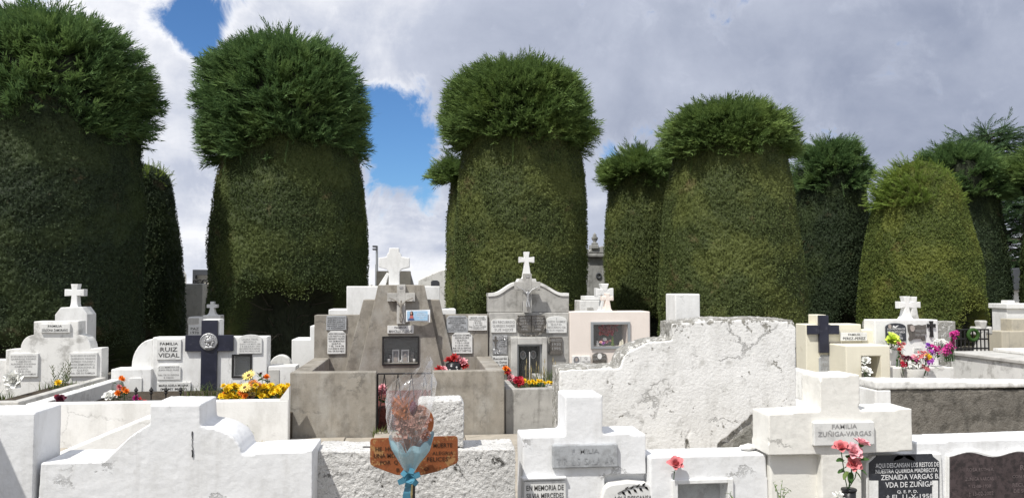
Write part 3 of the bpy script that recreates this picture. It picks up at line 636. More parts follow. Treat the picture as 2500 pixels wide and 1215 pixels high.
st = [at(1508, 1203, Yp-.019), at(1530, 1192, Yp-.019), at(1552, 1184, Yp-.019), at(1575, 1187, Yp-.019)]
mb.tube(st, .003, 4)
for i in range(9):
    p = at(1518+i*7, 1198-i*1.6, Yp-.019); s = 1 if i % 2 else -1; q = p+Vector((.026, 0, .026*s)); mb.add([p, p+Vector((.016, 0, .006*s)), q, p+Vector((.005, 0, .016*s))], [(0, 1, 2, 3), (3, 2, 1, 0)])
mb.build('engraved_branch', 'letter', pq)

# vault with niche
Y = 4.95
T = thing('vault_tomb', 'low white box tomb with a framed niche, between the two big crosses', 'tomb', base(1730, Y))
mb = MB(); mb.prism(foot([(1586, 1115), (1872, 1108)], Y, 1586, 1872), Y, Y+.26); o = mb.build('wall', 'white_front', T)
nx0, nx1, nz1 = PX(1653, Y, 1190), PX(1775, Y, 1190), PZ(1178, Y, 1714); ncut(o, nx0, nx1, .12, nz1, Y, .16); plasterise(o, *FINE)
mb = MB(); fx0, fx1, fz = PX(1639, Y, 1190), PX(1788, Y, 1190), PZ(1167, Y, 1714)
mb.box(fx0, nx0, Y-.022, Y+.03, .08, fz); mb.box(nx1, fx1, Y-.022, Y+.03, .08, fz); mb.box(nx0, nx1, Y-.022, Y+.03, nz1, fz-.001); mb.build('niche_frame', 'white', T, bevel=.005)
mb = MB(); mb.box(nx0-.001, nx1+.001, Y+.13, Y+.155, .1, nz1); mb.build('niche_back', 'marble_grey', T)
mb = MB(); mb.box(nx0, nx1, Y+.012, Y+.017, .1, nz1-.001); mb.build('glass_pane', 'glass', T)
for i, (px, py, r_) in enumerate(((1826, 1094, .045), (1848, 1097, .022), (1818, 1090, .014))):
    mb = MB(); p = at(px, py, Y+.14); p.z = PZ(1108, Y, 1800)+r_*.32; rd = random.Random(i+4)
    bm = bmesh.new(); bmesh.ops.create_icosphere(bm, subdivisions=2, radius=r_)
    mb.add([(p.x+v.co.x*1.25*rd.uniform(.86, 1.1), p.y+v.co.y*rd.uniform(.86, 1.1), p.z+v.co.z*.5*rd.uniform(.8, 1.2)) for v in bm.verts], [[v.index for v in f.verts] for f in bm.faces]); bm.free()
    mb.build('plaster_fragment', 'white_worn', loc=p, label=['largest broken plaster lump on top of the low white box tomb', 'small plaster lump beside the cream cross', 'tiny plaster chip left of the broken lumps'][i], cat='rubble', group='plaster lumps fallen from the cracked wall')
T = thing('rose', 'single faded red artificial rose standing above the framed niche', 'flower', at(1645, 1170, Y-.05))
flower(T, 'rose', ('rose_pink', 'stem'), .047, at(1650, 1134, Y-.055), (-.15, -.6, .8), jit=.05)
mb = MB(); mb.tube([at(1645, 1170, Y-.04), at(1646, 1155, Y-.05), at(1650, 1140, Y-.055)], .0028, 5); mb.build('stem', 'stem', T)
leaf(T, at(1646, 1152, Y-.05), (-.6, -.3, .5), .03, 'leaf')

# cream cross
Y = 4.85
T = thing('cross_tomb', 'thick cream cross shaped tomb with engraved family plaque, behind the pink roses', 'tomb', base(2050, Y))
mb = MB(); mb.prism(pp([(1876, 1010), (2003, 1003), (2003, 918), (2099, 914), (2099, 1001), (2229, 997), (2230, 1101), (2104, 1106), (2104, 1320), (2006, 1320), (2006, 1110), (1876, 1112)], Y), Y, Y+.26)
mb.build('cross', 'cream_white', T, rough=FINE)
mb = MB(); tombbox(mb, 1877, 2010, 1108, Y+.065, .19); mb.build('wing', 'cream_white', T, bevel=.01)
plaque(T, 1982, 2129, 1028, 1084, Y, [("FAMILIA", .9), ("ZUÑIGA-VARGAS", 1.0), ""], 'marble', 'letter_soft', 'rect', .03, bevel=.005, fill=.95)

# right hand tomb with plaques
Y = 4.95
T = thing('family_tomb', 'low white tomb with dark engraved plaques at the lower right corner', 'tomb', base(2350, Y))
mb = MB(); mb.prism(foot([(2234, 1079), (2620, 1066)], Y, 2234, 2620), Y, Y+.27); mb.box(PX(2106, Y), PX(2234, Y), Y+.03, Y+.25, -.02, PZ(1108, Y, 2170)); mb.build('wall', 'white_front', T, rough=FINE)
mb = MB(); mb.prism(pp([(2110, 1300), (2110, 1128), (2128, 1110), (2294, 1104), (2300, 1300)], Y), Y-.022, Y+.02); mb.build('plaque_surround', 'white', T, bevel=.008)
Yp = Y-.022
mb = MB(); mb.prism(pp([(2121, 1300), (2121, 1129), (2139, 1113), (2140, 1110), (2273, 1106), (2275, 1112), (2290, 1124), (2290, 1300)], Yp), Yp-.012, Yp+.005)
pq = mb.build('plaque', 'granite_black', T, label='black plaque with raised white capital letters'); yf = Yp-.015
for (s, x0, x1, y0, y1) in (("AQUI DESCANSAN LOS RESTOS DE", 2119, 2293, 1126, 1141), ("NUESTRA QUERIDA MADRECITA", 2119, 2290, 1141, 1154), ("ZENAIDA VARGAS B.", 2132, 2293, 1154, 1171), ("VDA DE ZUÑIGA", 2144, 2276, 1172, 1190), ("Q. E. P. D.", 2165, 2245, 1193, 1203), ("† EL 11-X-1958", 2146, 2274, 1203, 1218)):
    lettering(pq, [s], PX(x0, Yp), PX(x1, Yp), PZ(y1, Yp, 2200), PZ(y0, Yp, 2200), yf, 'letter_white', 1.12)
mb = MB()
for s in (1, -1):
    c = [(2208, 1112), (2208+s*14, 1110), (2208+s*22, 1116), (2208+s*26, 1124), (2208+s*14, 1121), (2208+s*5, 1117)]
    pts = [at(a, b, yf) for a, b in c]; mb.add(pts, [list(range(6)), list(range(6))[::-1]])
mb.build('dove_emblem', 'letter_white', pq)
for (a, b, e_, A) in ((2144, 1172, 0, 2122), (2276, 1172, 0, 2290)):
    mb = MB(); mb.prism(pp([(A, 1300), (A, 1172), (a, 1172), (a, 1300)], Yp-.013), Yp-.015, Yp-.009); mb.build('white_border', 'white', pq)
mb = MB(); top = []
for i in range(25):
    u = i/24; px = 2308+u*250; top.append((px, 1103+6*math.cos(u*4*PI*1.03+.2)+(-4*u)))
mb.prism(pp([(2308, 1300)]+top+[(2558, 1300)], Y), Y-.030, Y+.02); mb.build('plaque_surround', 'white', T, bevel=.006)
mb = MB(); mb.prism(pp([(2318, 1300)]+[(max(2318, min(2548, x)), y+7) for x, y in top if 2312 < x < 2552]+[(2548, 1300)], Y-.031), Y-.040, Y-.02)
pq = mb.build('plaque', 'granite_red', T, label='double arched dark red granite plaque'); yf = Y-.0425
for (s, x0, x1, y0, y1) in (("ROSA ESTHER", 2338, 2412, 1136, 1147), ("ZUÑIGA VARGAS", 2334, 2412, 1158, 1170), ("* 12-08-1930", 2342, 2404, 1176, 1187), ("† 13-02-2002", 2342, 2410, 1193, 1206), ("ROSA E.", 2468, 2540, 1131, 1148), ("CON CARIÑO", 2448, 2520, 1155, 1166), ("RECUERDO", 2448, 2520, 1175, 1187), ("DE SUS HIJOS", 2450, 2530, 1190, 1202)):
    lettering(pq, [s], PX(x0, Y), PX(x1, Y), PZ(y1, Y, 2400), PZ(y0, Y, 2400), yf, 'letter_dim', 1.1)

# vase of pink roses
Yv = 4.55
p0 = at(2073, 1222, Yv)
T = thing('rose_bouquet', 'four pink artificial roses in a small black vase before the cream cross', 'flowers', (p0.x, Yv, 0))
mb = MB(); mb.lathe([(.030, 0), (.036, PZ(1196, Yv, 2075)-.12), (.040, PZ(1193, Yv, 2075))], (p0.x, Yv, 0), 14); mb.lathe([(.043, PZ(1197, Yv, 2075)), (.046, PZ(1194, Yv, 2075)), (.043, PZ(1191, Yv, 2075))], (p0.x, Yv, 0), 14); mb.build('vase', 'black_plastic', T, smooth=True)
for (px, py, r_, m, fd) in ((2054, 1094, .044, 'rose_pink', (-.35, -.35, .9)), (2082, 1103, .047, 'pink', (-.05, -.7, .6)), (2103, 1084, .042, 'pink', (.3, -.2, .9)), (2081, 1133, .045, 'rose_pink', (.05, -.85, .5))):
    flower(T, 'rose', (m, 'stem'), r_, at(px, py, Yv-.02), fd, jit=.06)
    mb = MB(); mb.tube([at(2071+random.uniform(-4, 4), 1196, Yv), at((px+2072)/2, 1165, Yv), at(px, py+9, Yv-.01)], .003, 5); mb.build('stem', 'stem', T)
for (px, py, dx, dz, L) in ((2060, 1122, -1, .2, .06), (2062, 1128, -.9, .5, .06), (2066, 1140, -1, -.1, .07), (2070, 1150, -.8, -.5, .06), (2078, 1152, -.4, -.7, .065), (2094, 1142, .8, -.4, .06), (2097, 1122, .8, .3, .055), (2088, 1150, .5, -.6, .055), (2070, 1118, -.3, .6, .05), (2062, 1148, -.9, .1, .06)):
    leaf(T, at(px, py, Yv-.02+random.uniform(-.03, .03)), (dx, -.5, dz), L, random.choice(('leaf', 'leaf', 'pale_leaf')), .55)
T = thing('white_bloom', 'white bloom low beside the black vase', 'flower', at(2048, 1215, Yv)); flower(T, 'pom', ('white_petal',), .05, at(2048, 1216, Yv), (0, -.4, .9))
def sprig(label, px, py0, py1, Y, m='weed', n=5, seed=1):
    rd = random.Random(seed); b = at(px, py0, Y); T = thing('weed', label, 'plant', (b.x, b.y, 0)); mb = MB(); lv = []
    for k in range(n):
        q = at(px+rd.uniform(-24, 24), py1+rd.uniform(0, 26), Y+rd.uniform(-.03, .03)); mb.tube([Vector((b.x, Y, .05)), b.lerp(q, .4)+Vector((rd.uniform(-.01, .01), 0, .01)), q], [.002, .0016, .001], 4)
        for j in range(5): lv.append((b.lerp(q, .45+.13*j), (rd.uniform(-1, 1), rd.uniform(-.6, .2), rd.uniform(-.4, .6))))
    mb.build('stem', 'stem', T)
    for p, d in lv: leaf(T, p, d, rd.uniform(.012, .028), 'pale_leaf', .4)
sprig('thin weed sprig in front of the cream cross left wing', 1905, 1225, 1170, 4.72, seed=3)
sprig('leafy weed at the lower corner of the framed niche', 1795, 1240, 1196, 4.75, seed=4, n=4)
sprig('low leafy weed between the shouldered plaque and the framed niche', 1632, 1245, 1202, 4.72, seed=5, n=5)

# rusty sign and wrapped bouquet ------------------------------------------------
Y = 4.32
T = thing('rusty_sign', 'rusty metal memorial sign with black lettering behind the wrapped bouquet', 'sign', base(1010, Y))
sc_ = lambda a, b: (880+a/3.42, 860+b/3.42)
mb = MB(); mb.prism(pp([sc_(*p) for p in ((80, 745), (86, 725), (100, 715), (790, 695), (806, 703), (813, 720), (815, 900), (806, 920), (790, 930), (640, 992), (545, 1016), (450, 1032), (380, 1030), (300, 1020), (200, 985), (110, 950), (88, 935), (80, 915))], Y), Y, Y+.006)
pl_ = mb.build('plate', 'rust', T, bevel=.002)
for (s, x0, x1, y0, y1) in (("HE  HO", 120, 290, 775, 825), ("MUERTE", 600, 780, 755, 805), ("UNA MO", 105, 310, 830, 880), ("ALEGRIA", 590, 790, 825, 865), ("POR  Q", 160, 330, 890, 935), ("FELICES”", 545, 770, 870, 920), ("B", 300, 340, 955, 1000), ("O", 530, 580, 955, 995)):
    a, b = sc_(x0, y0); c, d = sc_(x1, y1); lettering(pl_, [s], PX(a, Y), PX(c, Y), PZ(d, Y, 1000), PZ(b, Y, 1000), Y-.0025, 'letter_rust', 1.1)
mb = MB(); cx, cy = sc_(500, 580); mb.prism(pp([(cx+33*math.cos(2*PI*k/28), cy+40*math.sin(2*PI*k/28)) for k in range(28)], Y+.014), Y+.012, Y+.02); mb.build('round_plate', 'rust', T)
mb = MB(); mb.tube([at(886, 1090, Y+.018), at(1122, 1090, Y+.018)], .004, 6); mb.tube([(PX(1010, Y), Y+.03, -.02), at(1010, 1040, Y+.03)], .011, 8); mb.build('post', 'iron', T)

Yb = 4.12; O0 = at(1000, 1155, Yb)
T = thing('wrapped_bouquet', 'dried flower bouquet in clear cellophane and pale blue paper with a blue ribbon', 'bouquet', (O0.x, Yb, 0))
def cone(name, m, prof, nseg, crk, seed, topf):
    """prof: (px centre, py, half width px, half depth m); topf(angle) -> fraction of the height reached"""
    rd = np.random.default_rng(seed); V = []; Fq = []; nr = 13 if name == 'cellophane' else 26; ph = rd.uniform(0, 6.28, 6)
    pr = np.array(prof, float)
    for i in range(nr+1):
        for k in range(nseg):
            a = 2*PI*k/nseg; u = i/nr*topf(a); q = u*(len(pr)-1); j = min(int(q), len(pr)-2); f = q-j; c = pr[j]*(1-f)+pr[j+1]*f
            w_ = c[2]*(1+crk*u*(math.sin(5*a+ph[0]+u*4)+.7*math.sin(9*a+ph[1]-u*3)+.5*math.sin(14*a+ph[2]+u*9)))
            P = at(c[0]+w_*math.cos(a), c[1], Yb); P.y = Yb+c[3]*math.sin(a)*(1+crk*math.sin(7*a+ph[3]+u*5)); P.z += .012*u*math.sin(6*a+ph[4]); P += Vector(rd.normal(0, .0055*u, 3)) if name == 'cellophane' else Vector(); V.append(P)
    for i in range(nr):
        for k in range(nseg): Fq.append((i*nseg+k, i*nseg+(k+1) % nseg, (i+1)*nseg+(k+1) % nseg, (i+1)*nseg+k))
    mb = MB(); mb.add(V, Fq); return mb.build(name, m, T, smooth=False)
cone('cellophane', 'cellophane', [(1000, 1160, 5, .02), (997, 1110, 30, .08), (994, 1050, 48, .11), (998, 985, 58, .13), (1004, 940, 58, .12), (1022, 900, 36, .07), (1036, 868, 14, .03)], 30, .035, 5, lambda a: .60+.40*(.5+.5*math.cos(a-.35))**.8)
cone('paper_wrap', 'blue_paper', [(1001, 1160, 6, .02), (1000, 1128, 24, .055), (1002, 1095, 46, .09), (1000, 1050, 62, .11)], 60, .06, 9, lambda a: .80+.16*math.sin(a*3+.7)*math.cos(a*2)+.05*math.sin(a*7))
mb = MB(); rd = random.Random(3)
for k in range(150):                                           # shredded dry petals
    b = at(985+rd.uniform(-12, 8), 1012+rd.uniform(-22, 14), Yb+rd.uniform(-.05, .02)); e_ = b+Vector((rd.uniform(-.05, .02), rd.uniform(-.02, .02), rd.uniform(.02, .06)))
    sd = Vector((.006, 0, .004)); mb.add([b-sd, b+sd, e_+sd*.6, e_-sd*.4], [(0, 1, 2, 3)])
mb.build('dried_petals', 'dry', T)
for (px, py, r_) in ((1024, 1012, .05), (1036, 1036, .045), (980, 1038, .045), (1012, 1046, .05), (994, 1060, .045), (1032, 1062, .04)): flower(T, 'cluster', ('dry_pale',), r_, at(px, py, Yb-.02), (0, -.6, .7), name='dried_flower')
mb = MB()
for k in range(90):                                           # thin dry twigs with seed heads
    b = at(1003+rd.uniform(-6, 6), 1120, Yb); q = at(1005+rd.uniform(-42, 45), 1028+rd.uniform(-22, 45), Yb+rd.uniform(-.07, .07)); mb.tube([b, b.lerp(q, .6)+Vector((rd.uniform(-.01, .01), 0, .01)), q], .0014, 3)
    mb.lathe([(.001, -.004), (.0045, 0), (.001, .005)], q, 5)
mb.build('dried_twigs', 'dry_pale', T)
mb = MB(); c = at(1009, 995, Yb-.05); mb.lathe([(.003, .034), (.012, .026), (.020, .006), (.019, -.014), (.010, -.032), (.002, -.038)], c, 10); mb.build('rosebud', 'wine', T, label='dark red dried rosebud', smooth=True)
mb = MB(); mb.tube([at(1003, 1110, Yb), at(996, 1030, Yb-.03), at(1001, 985, Yb-.04), at(1006, 976, Yb-.05), c+Vector((0, 0, .03))], .0022, 5); mb.build('stem', 'dry', T)
mb = MB()
for k, (a, L) in enumerate(((20, .055), (75, .05), (140, .05), (200, .06), (255, .045), (320, .05), (50, .035), (170, .035), (290, .035))):   # ribbon bow loops
    c = at(1000, 1164, Yb-.05); d = Vector((math.cos(R(a)), -.35, math.sin(R(a)))); s = Vector((0, .8, .0)).cross(d).normalized()*.013; pts = [c, c+d*L*.5+Vector((0, -.018, 0)), c+d*L, c+d*L*.55+Vector((0, .012, 0)), c]
    for i in range(4): mb.add([pts[i]-s, pts[i]+s, pts[i+1]+s, pts[i+1]-s], [(0, 1, 2, 3)])
for dx in (-14, -8, -2):
    c = at(1000, 1168, Yb-.045); e_ = at(1000+dx, 1235, Yb-.05); s = Vector((.012, 0, 0)); m_ = c.lerp(e_, .5)+Vector((-.006, -.01, 0)); mb.add([c-s, c+s, m_+s, m_-s, e_+s, e_-s], [(0, 1, 2, 3), (3, 2, 4, 5)])
mb.build('ribbon', 'blue_ribbon', T)
mb = MB()
for k in range(7): mb.tube([at(1001+rd.uniform(-4, 4), 1140, Yb), at(1004+rd.uniform(-3, 4), 1180, Yb), (PX(1005, Yb)+rd.uniform(-.02, .02), Yb, .02)], .003, 5)
mb.build('stem', 'straw', T)

# ================================================================== MIDDLE: cracked wall, dark slab tomb
Y = 6.5
T = thing('cracked_wall', 'large cracked white plaster wall with curved shoulder and peeling paint', 'wall', base(1700, Y))
skin = [(1366, 1112), (1366, 902), (1430, 899), (1512, 897)]
for k in range(11): a = PI/2*k/10; skin.append((1628-112*math.cos(a), 893-62*math.sin(a)))
skin += [(1641, 831), (1641, 789), (1700, 784), (1760, 781), (1850, 779), (1938, 784), (1943, 800)]
core = skin+[(1945, 1112)]
jag = [(1944, 1006), (1832, 1012), (1826, 1024), (1813, 1032), (1800, 1045), (1788, 1052), (1776, 1066), (1762, 1073), (1752, 1083), (1749, 1112), (1686, 1112), (1685, 1094), (1682, 1080), (1679, 1070), (1684, 1058), (1688, 1052), (1687, 1046), (1679, 1056), (1674, 1070), (1675, 1084), (1672, 1112)]
mb = MB(); rj = random.Random(8); sk2 = []
for i in range(1, len(skin)-1):
    (ax, ay), (bx_, by) = skin[i], skin[i+1]; nn = max(1, int(math.hypot(bx_-ax, by-ay)/13))
    for q in range(nn): sk2.append((ax+(bx_-ax)*q/nn+rj.uniform(0, 1.5), ay+(by-ay)*q/nn+rj.choice((0, 0, 1, 1, 2, 3))))
core = [skin[0]]+[(x-2, y-4) for x, y in skin[1:]]+[(1946, 1112)]; skin = [skin[0]]+sk2+[skin[-1]]
mb.prism(pp(core, Y+.03), Y+.022, Y+.38); mb.build('masonry', 'lichen', T, rough=(.012, .020, .04, .02, .3))
mb = MB(); mb.prism(pp(skin+jag, Y), Y-.002, Y+.06); mb.build('plaster', 'peeling', T, rough=(.0095, .0035, .02, .012, .3))
mb = MB(); mb.prism(pp([(1790, 1112), (1792, 1070), (1812, 1058), (1826, 1046), (1834, 1040), (1850, 1112)], Y+.01), Y+.008, Y+.06); mb.build('loose_plaster', 'core_grey', T, rough=(.011, .016, .03))
Y = 7.35
mb = MB(); tombbox(mb, 1650, 1711, 717, Y, .30); mb.build('headstone_block', 'white', loc=base(1680, Y), label='square white block rising behind the cracked white wall', cat='headstone', bevel=.01)

Y = 6.7
T = thing('slab_tomb', 'dark bare concrete tomb side with white painted coping at the right', 'tomb', base(2330, Y))
mb = MB(); mb.prism(foot([(2174, 950), (2560, 950)], Y, 2174, 2560), Y, Y+.25); mb.build('side_wall', 'concrete_dark', T, rough=(.014, .02, .06, .02, .3))
mb = MB(); mb.prism(pp([(2137, 950), (2137, 929), (2300, 930), (2560, 934), (2560, 944), (2300, 948)], Y), Y-.015, Y+.30); mb.build('coping', 'white_worn', T, rough=(.012, .012, .05))
mb = MB(); mb.box(PX(2134, Y), PX(2173, Y), Y-.01, Y+.30, -.02, PZ(951, Y, 2150)); mb.build('end_pillar', 'white', T, bevel=.012)
mb = MB(); mb.box(PX(2134, Y), PX(2170, Y), Y+.31, Y+2.3, -.02, PZ(945, Y, 2150)); mb.box(PX(2136, Y)-.85, PX(2134, Y)-.01, Y+.35, Y+2.2, -.02, .42); mb.build('return_wall', 'white_worn', T, bevel=.012)

# ================================================================== BACK ROW
def crucifix(parent, cx, y, z0, z1, w_, stem, m, thick=.05, arm=None, standoff=0.0):
    """a cross part with the carved figure as its sub-part"""
    arm = arm or z0+(z1-z0)*.70
    mb = MB(); mb.box(cx-stem/2, cx+stem/2, y-thick-standoff, y-standoff, z0, z1)
    mb.box(cx-w_/2, cx-stem/2, y-thick-standoff, y-standoff, arm-stem/2, arm+stem/2); mb.box(cx+stem/2, cx+w_/2, y-thick-standoff, y-standoff, arm-stem/2, arm+stem/2)
    if standoff: mb.box(cx-stem*.3, cx+stem*.3, y-standoff, y+.01, z0, z0+.3*(z1-z0))
    cr = mb.build('crucifix', m, parent, bevel=.004)
    s = (z1-z0)/1.0; yf = y-thick-standoff-.035*s
    me = bpy.data.meshes.new('figure'); K = [(0, 0, .30), (0, -.01, .42), (.0, -.012, .52), (0, -.02, .575), (.012, -.03, .625), (.05, -.012, .53), (.11, -.01, .605), (w_/2/s*.86, 0, .69), (-.05, -.012, .53), (-.11, -.01, .605), (-w_/2/s*.86, 0, .69), (.022, -.01, .28), (.035, -.04, .17), (.008, 0, .05), (-.022, -.01, .28), (-.028, -.04, .17), (-.004, -.004, .05)]
    E = [(0, 1), (1, 2), (2, 3), (3, 4), (2, 5), (5, 6), (6, 7), (2, 8), (8, 9), (9, 10), (0, 11), (11, 12), (12, 13), (0, 14), (14, 15), (15, 16)]
    dz = arm-(z0+.70*s)
    V = [Vector((cx+a*s, yf+b*s, z0+c_*s+dz)) - ORG[parent.name] for a, b, c_ in K]; me.from_pydata(V, E, []); me.materials.append(MATS['silver' if m == 'concrete_grey' else 'concrete'])  # figure set off from its cross: weathering, plus shading put into the colour
    o = bpy.data.objects.new('figure', me); C.objects.link(o); o.parent = cr; ORG[o.name] = ORG[parent.name]
    md = o.modifiers.new('skin', 'SKIN'); RD = (.034, .030, .036, .014, .030, .017, .013, .010, .017, .013, .010, .024, .018, .010, .024, .018, .010)
    for i, sv in enumerate(me.skin_vertices[0].data): sv.radius = (RD[i]*s, RD[i]*s); sv.use_root = (i == 0)
    o.modifiers.new('sub', 'SUBSURF').levels = 1
    mb = MB(); mb.box(cx-stem*.22, cx+stem*.22, y-thick-standoff-.006, y-thick-standoff+.002, z1-.10*s, z1-.05*s); mb.build('inscription_plate', 'letter_soft', cr)
    return cr
def niche_frame(parent, x0, x1, z0, z1, y, bar, dep, m, pane='glass', name='window_frame'):
    mb = MB(); mb.box(x0, x0+bar, y-dep, y+.02, z0, z1); mb.box(x1-bar, x1, y-dep, y+.02, z0, z1); mb.box(x0+bar, x1-bar, y-dep, y+.02, z0, z0+bar); mb.box(x0+bar, x1-bar, y-dep, y+.02, z1-bar, z1)
    f = mb.build(name, m, parent, bevel=.003)
    if pane: mb = MB(); mb.box(x0+bar, x1-bar, y-dep*.5, y-dep*.5+.004, z0+bar, z1-bar); mb.build('glass_pane', pane, f)
    return f
def rect(x0, x1, y0, y1, Y): return PX(x0, Y, (y0+y1)/2), PX(x1, Y, (y0+y1)/2), PZ(y1, Y, (x0+x1)/2), PZ(y0, Y, (x0+x1)/2)

# --- stepped white monument behind the concrete tomb
Y = 11.5
T = thing('stepped_monument', 'stepped white monument with a big ringed cross, behind the brown concrete tomb', 'tomb', base(962, Y))
st = [(712, 828), (757, 828), (757, 795), (802, 795), (802, 755), (846, 755), (846, 698), (1074, 698), (1074, 754), (1113, 754), (1113, 792), (1160, 792)]
mb = MB(); mb.prism(foot(st, Y, 712, 1160), Y, Y+.55); mb.build('stepped_wall', 'white', T, bevel=.012)
cx = PX(962, Y, 650); k = Y/F
mb = MB(); poly = [(-13, 706), (-13, 664), (-18, 657), (-38, 652), (-38, 629), (-19, 627), (-16, 618), (-13, 616), (-12, 605), (12, 605), (13, 616), (16, 618), (19, 627), (38, 629), (38, 652), (18, 657), (13, 664), (13, 706)]
mb.prism(pp([(962+a, b) for a, b in poly], Y+.1), Y+.1, Y+.30); mb.build('cross', 'white', T, bevel=.01)
mb = MB(); mb.prism(pp([(940+6*0, 700), (922, 700), (945, 664), (950, 668)], Y+.12), Y+.12, Y+.25); mb.build('brace', 'white', T, bevel=.008)

# --- brown concrete family tomb
YF, YB = 8.6, 10.4
T = thing('family_tomb', 'brown concrete family tomb with walled enclosure, crucifix and photo niche', 'tomb', base(970, YF))
zt = PZ(906, YF, 970); xl, xr = PX(708, YF), PX(1232, YF); tw = .13
mb = MB(); mb.box(xl, PX(919, YF), YF, YF+tw, -.02, zt); mb.build('enclosure_front', 'concrete', T, bevel=.012)
mb = MB(); mb.box(PX(1056, YF), xr, YF, YF+tw, -.02, zt-.002); mb.build('enclosure_front', 'concrete', T, bevel=.012)
for x0, x1 in ((xl+.002, xl+.20), (xr-.19, xr-.002)):
    mb = MB(); mb.box(x0, x1, YF+tw+.001, YB-.001, -.02, zt-.003); mb.build('enclosure_side', 'concrete', T, bevel=.012)
mb = MB(); mb.box(xl+.2, xr-.19, YF+tw, YB-.01, 0, .30); mb.build('soil_bed', 'soil_red', T)
mb = MB(); mb.box(PX(918, YF), PX(1058, YF), YF-.35, YF-.01, -.02, .085); mb.build('step', 'concrete_cap', T, bevel=.01)
mb = MB(); mb.box(PX(766, YB), PX(1192, YB), YB, YB+.22, -.02, PZ(768, YB, 970)); ob = mb.build('back_wall', 'concrete', T, bevel=.01)
mb = MB(); mb.prism(pp([(840, 912), (887, 731), (1073, 731), (1116, 912)], YB-.07)+[(PX(1116, YB), .0), (PX(840, YB), .0)], YB-.07, YB+.25); os_ = mb.build('side_slab', 'concrete', T, bevel=.01)
Ys = YB-.15
mb = MB(); mb.prism(pp([(874, 912), (923, 695), (1036, 695), (1083, 912)], Ys)+[(PX(1083, Ys), .0), (PX(874, Ys), .0)], Ys, YB+.30); o = mb.build('centre_slab', 'concrete', T)
x0, x1, z0, z1 = rect(936, 1020, 824, 886, Ys); ncut(o, x0, x1, z0, z1, Ys, .26); ncut(os_, x0-.01, x1+.01, z0-.01, z1+.01, YB-.07, .20); ncut(ob, x0-.012, x1+.012, z0-.012, z1+.012, YB, .13); b = o.modifiers.new('bevel', 'BEVEL'); b.width = .008; b.limit_method = 'ANGLE'; b.segments = 2
mb = MB(); mb.box(x0-.001, x1+.001, Ys+.235, Ys+.25, z0, z1); mb.build('niche_back', 'niche', T)
X0, X1, Z0, Z1 = rect(933, 1023, 820, 890, Ys); niche_frame(T, X0, X1, Z0, Z1, Ys, .018, .02, 'iron')
for (px, w_, h, y) in ((953, 9, 20, Ys+.15), (966, 17, 31, Ys+.10), (989, 19, 31, Ys+.09), (1006, 13, 26, Ys+.16)):
    mb = MB(); a, b_, c, d = rect(px-w_/2, px+w_/2, 884-h, 884, y); mb.box(a, b_, y, y+.015, z0+.002, z0+.002+(d-c)); pf = mb.build('picture_frame', 'porcelain' if px in (966, 989) else 'photo_dark', loc=((a+b_)/2, y, z0), label={953: 'small dark picture frame left in the photo niche', 966: 'white framed grey portrait left of centre in the photo niche', 989: 'white framed portrait right of centre in the photo niche', 1006: 'dark picture frame at the right in the photo niche'}[px], cat='picture frame', group='framed portraits in the photo niche')
    mb = MB(); e_ = (b_-a)*.14; mb.box(a+e_, b_-e_, y-.003, y, z0+e_, z0+(d-c)-e_); mb.build('photo', 'photo_grey', pf)
    mb = MB(); cxp = (a+b_)/2; mb.lathe([(.001, 0.0065), ((b_-a)*.15, .0055), ((b_-a)*.16, .003)], (cxp, y, z0+(d-c)*.60), 10, 'y'); mb.box(cxp-(b_-a)*.26, cxp+(b_-a)*.26, y-.0055, y-.003, z0+e_+.001, z0+(d-c)*.42); mb.build('portrait', 'photo_skin', pf)
for (px, r_, h, l) in ((948, .018, .05, 'small white cup at the left in the photo niche'), (1011, .016, .045, 'small white cup at the right in the photo niche'), (978, .013, .03, 'tiny white candle between the portraits in the photo niche')):
    mb = MB(); mb.lathe([(r_*.7, 0), (r_, h*.5), (r_, h)], (PX(px, Ys+.06), Ys+.06, z0+.002), 12); mb.build('cup', 'porcelain', loc=(PX(px, Ys+.06), Ys+.06, z0), label=l, cat='cup', smooth=True)
crucifix(T, PX(979.5, Ys, 750), Ys, PZ(790, Ys, 980), PZ(694, Ys, 980), 66*Ys/F, 20*Ys/F, 'concrete_pale', .06, PZ(725, Ys, 980))
plaque(T, 946, 1010, 794, 813, Ys, [("FAMILIA", .8), "MANCILLA-VILLEGAS"], 'marble', 'letter', fill=.95)
plaque(T, 797, 846, 770, 805, YB, ["AQUI DESCANSAN", "LOS RESTOS DE", "NUESTRO QUERIDO", "ESPOSO Y PADRE", "MANCILLA GOMEZ", "LE RECUERDAN"], 'marble_grey', 'letter')
plaque(T, 800, 844, 807, 863, YB, ["AQUI DESCANSAN", "LOS RESTOS DE", "MARGARITA VILLEGAS", "VDA DE MANCILLA", "Q.E.P.D.", "* EL 14-4-78", "A LA EDAD 81 AÑOS", "Rdo. DE SUS HIJOS"], 'marble', 'letter', 'chamfer')
plaque(T, 1090, 1142, 770, 811, YB, ["AQUI DESCANSAN", "LOS RESTOS DE", "JOSE EDUARDO", "MANCILLA GOMEZ", "Q.E.P.D.", "† EL 24-7-1984", "RECUERDO DE SUS", "PADRES Y HERMANOS"], 'marble_grey', 'letter', 'chamfer')
plaque(T, 1143, 1189, 770, 806, YB, ["MIGUEL ANGEL", "MANCILLA GOMEZ", "Q.E.P.D.", "* 8-4-1971", "† 7-8-1982", "Rdo. DE SUS PADRES", "Y HERMANOS"], 'marble', 'letter')
plaque(T, 1103, 1153, 811, 862, YB, [("DELICIA GOMEZ", 1), ("GORQUEZ", 1), "Q.E.P.D.", "* 13-1-1935", "† 17-9-1991", "Rdo. DE SU ESPOSO", "HIJOS Y NIETOS"], 'marble', 'letter', 'chamfer')
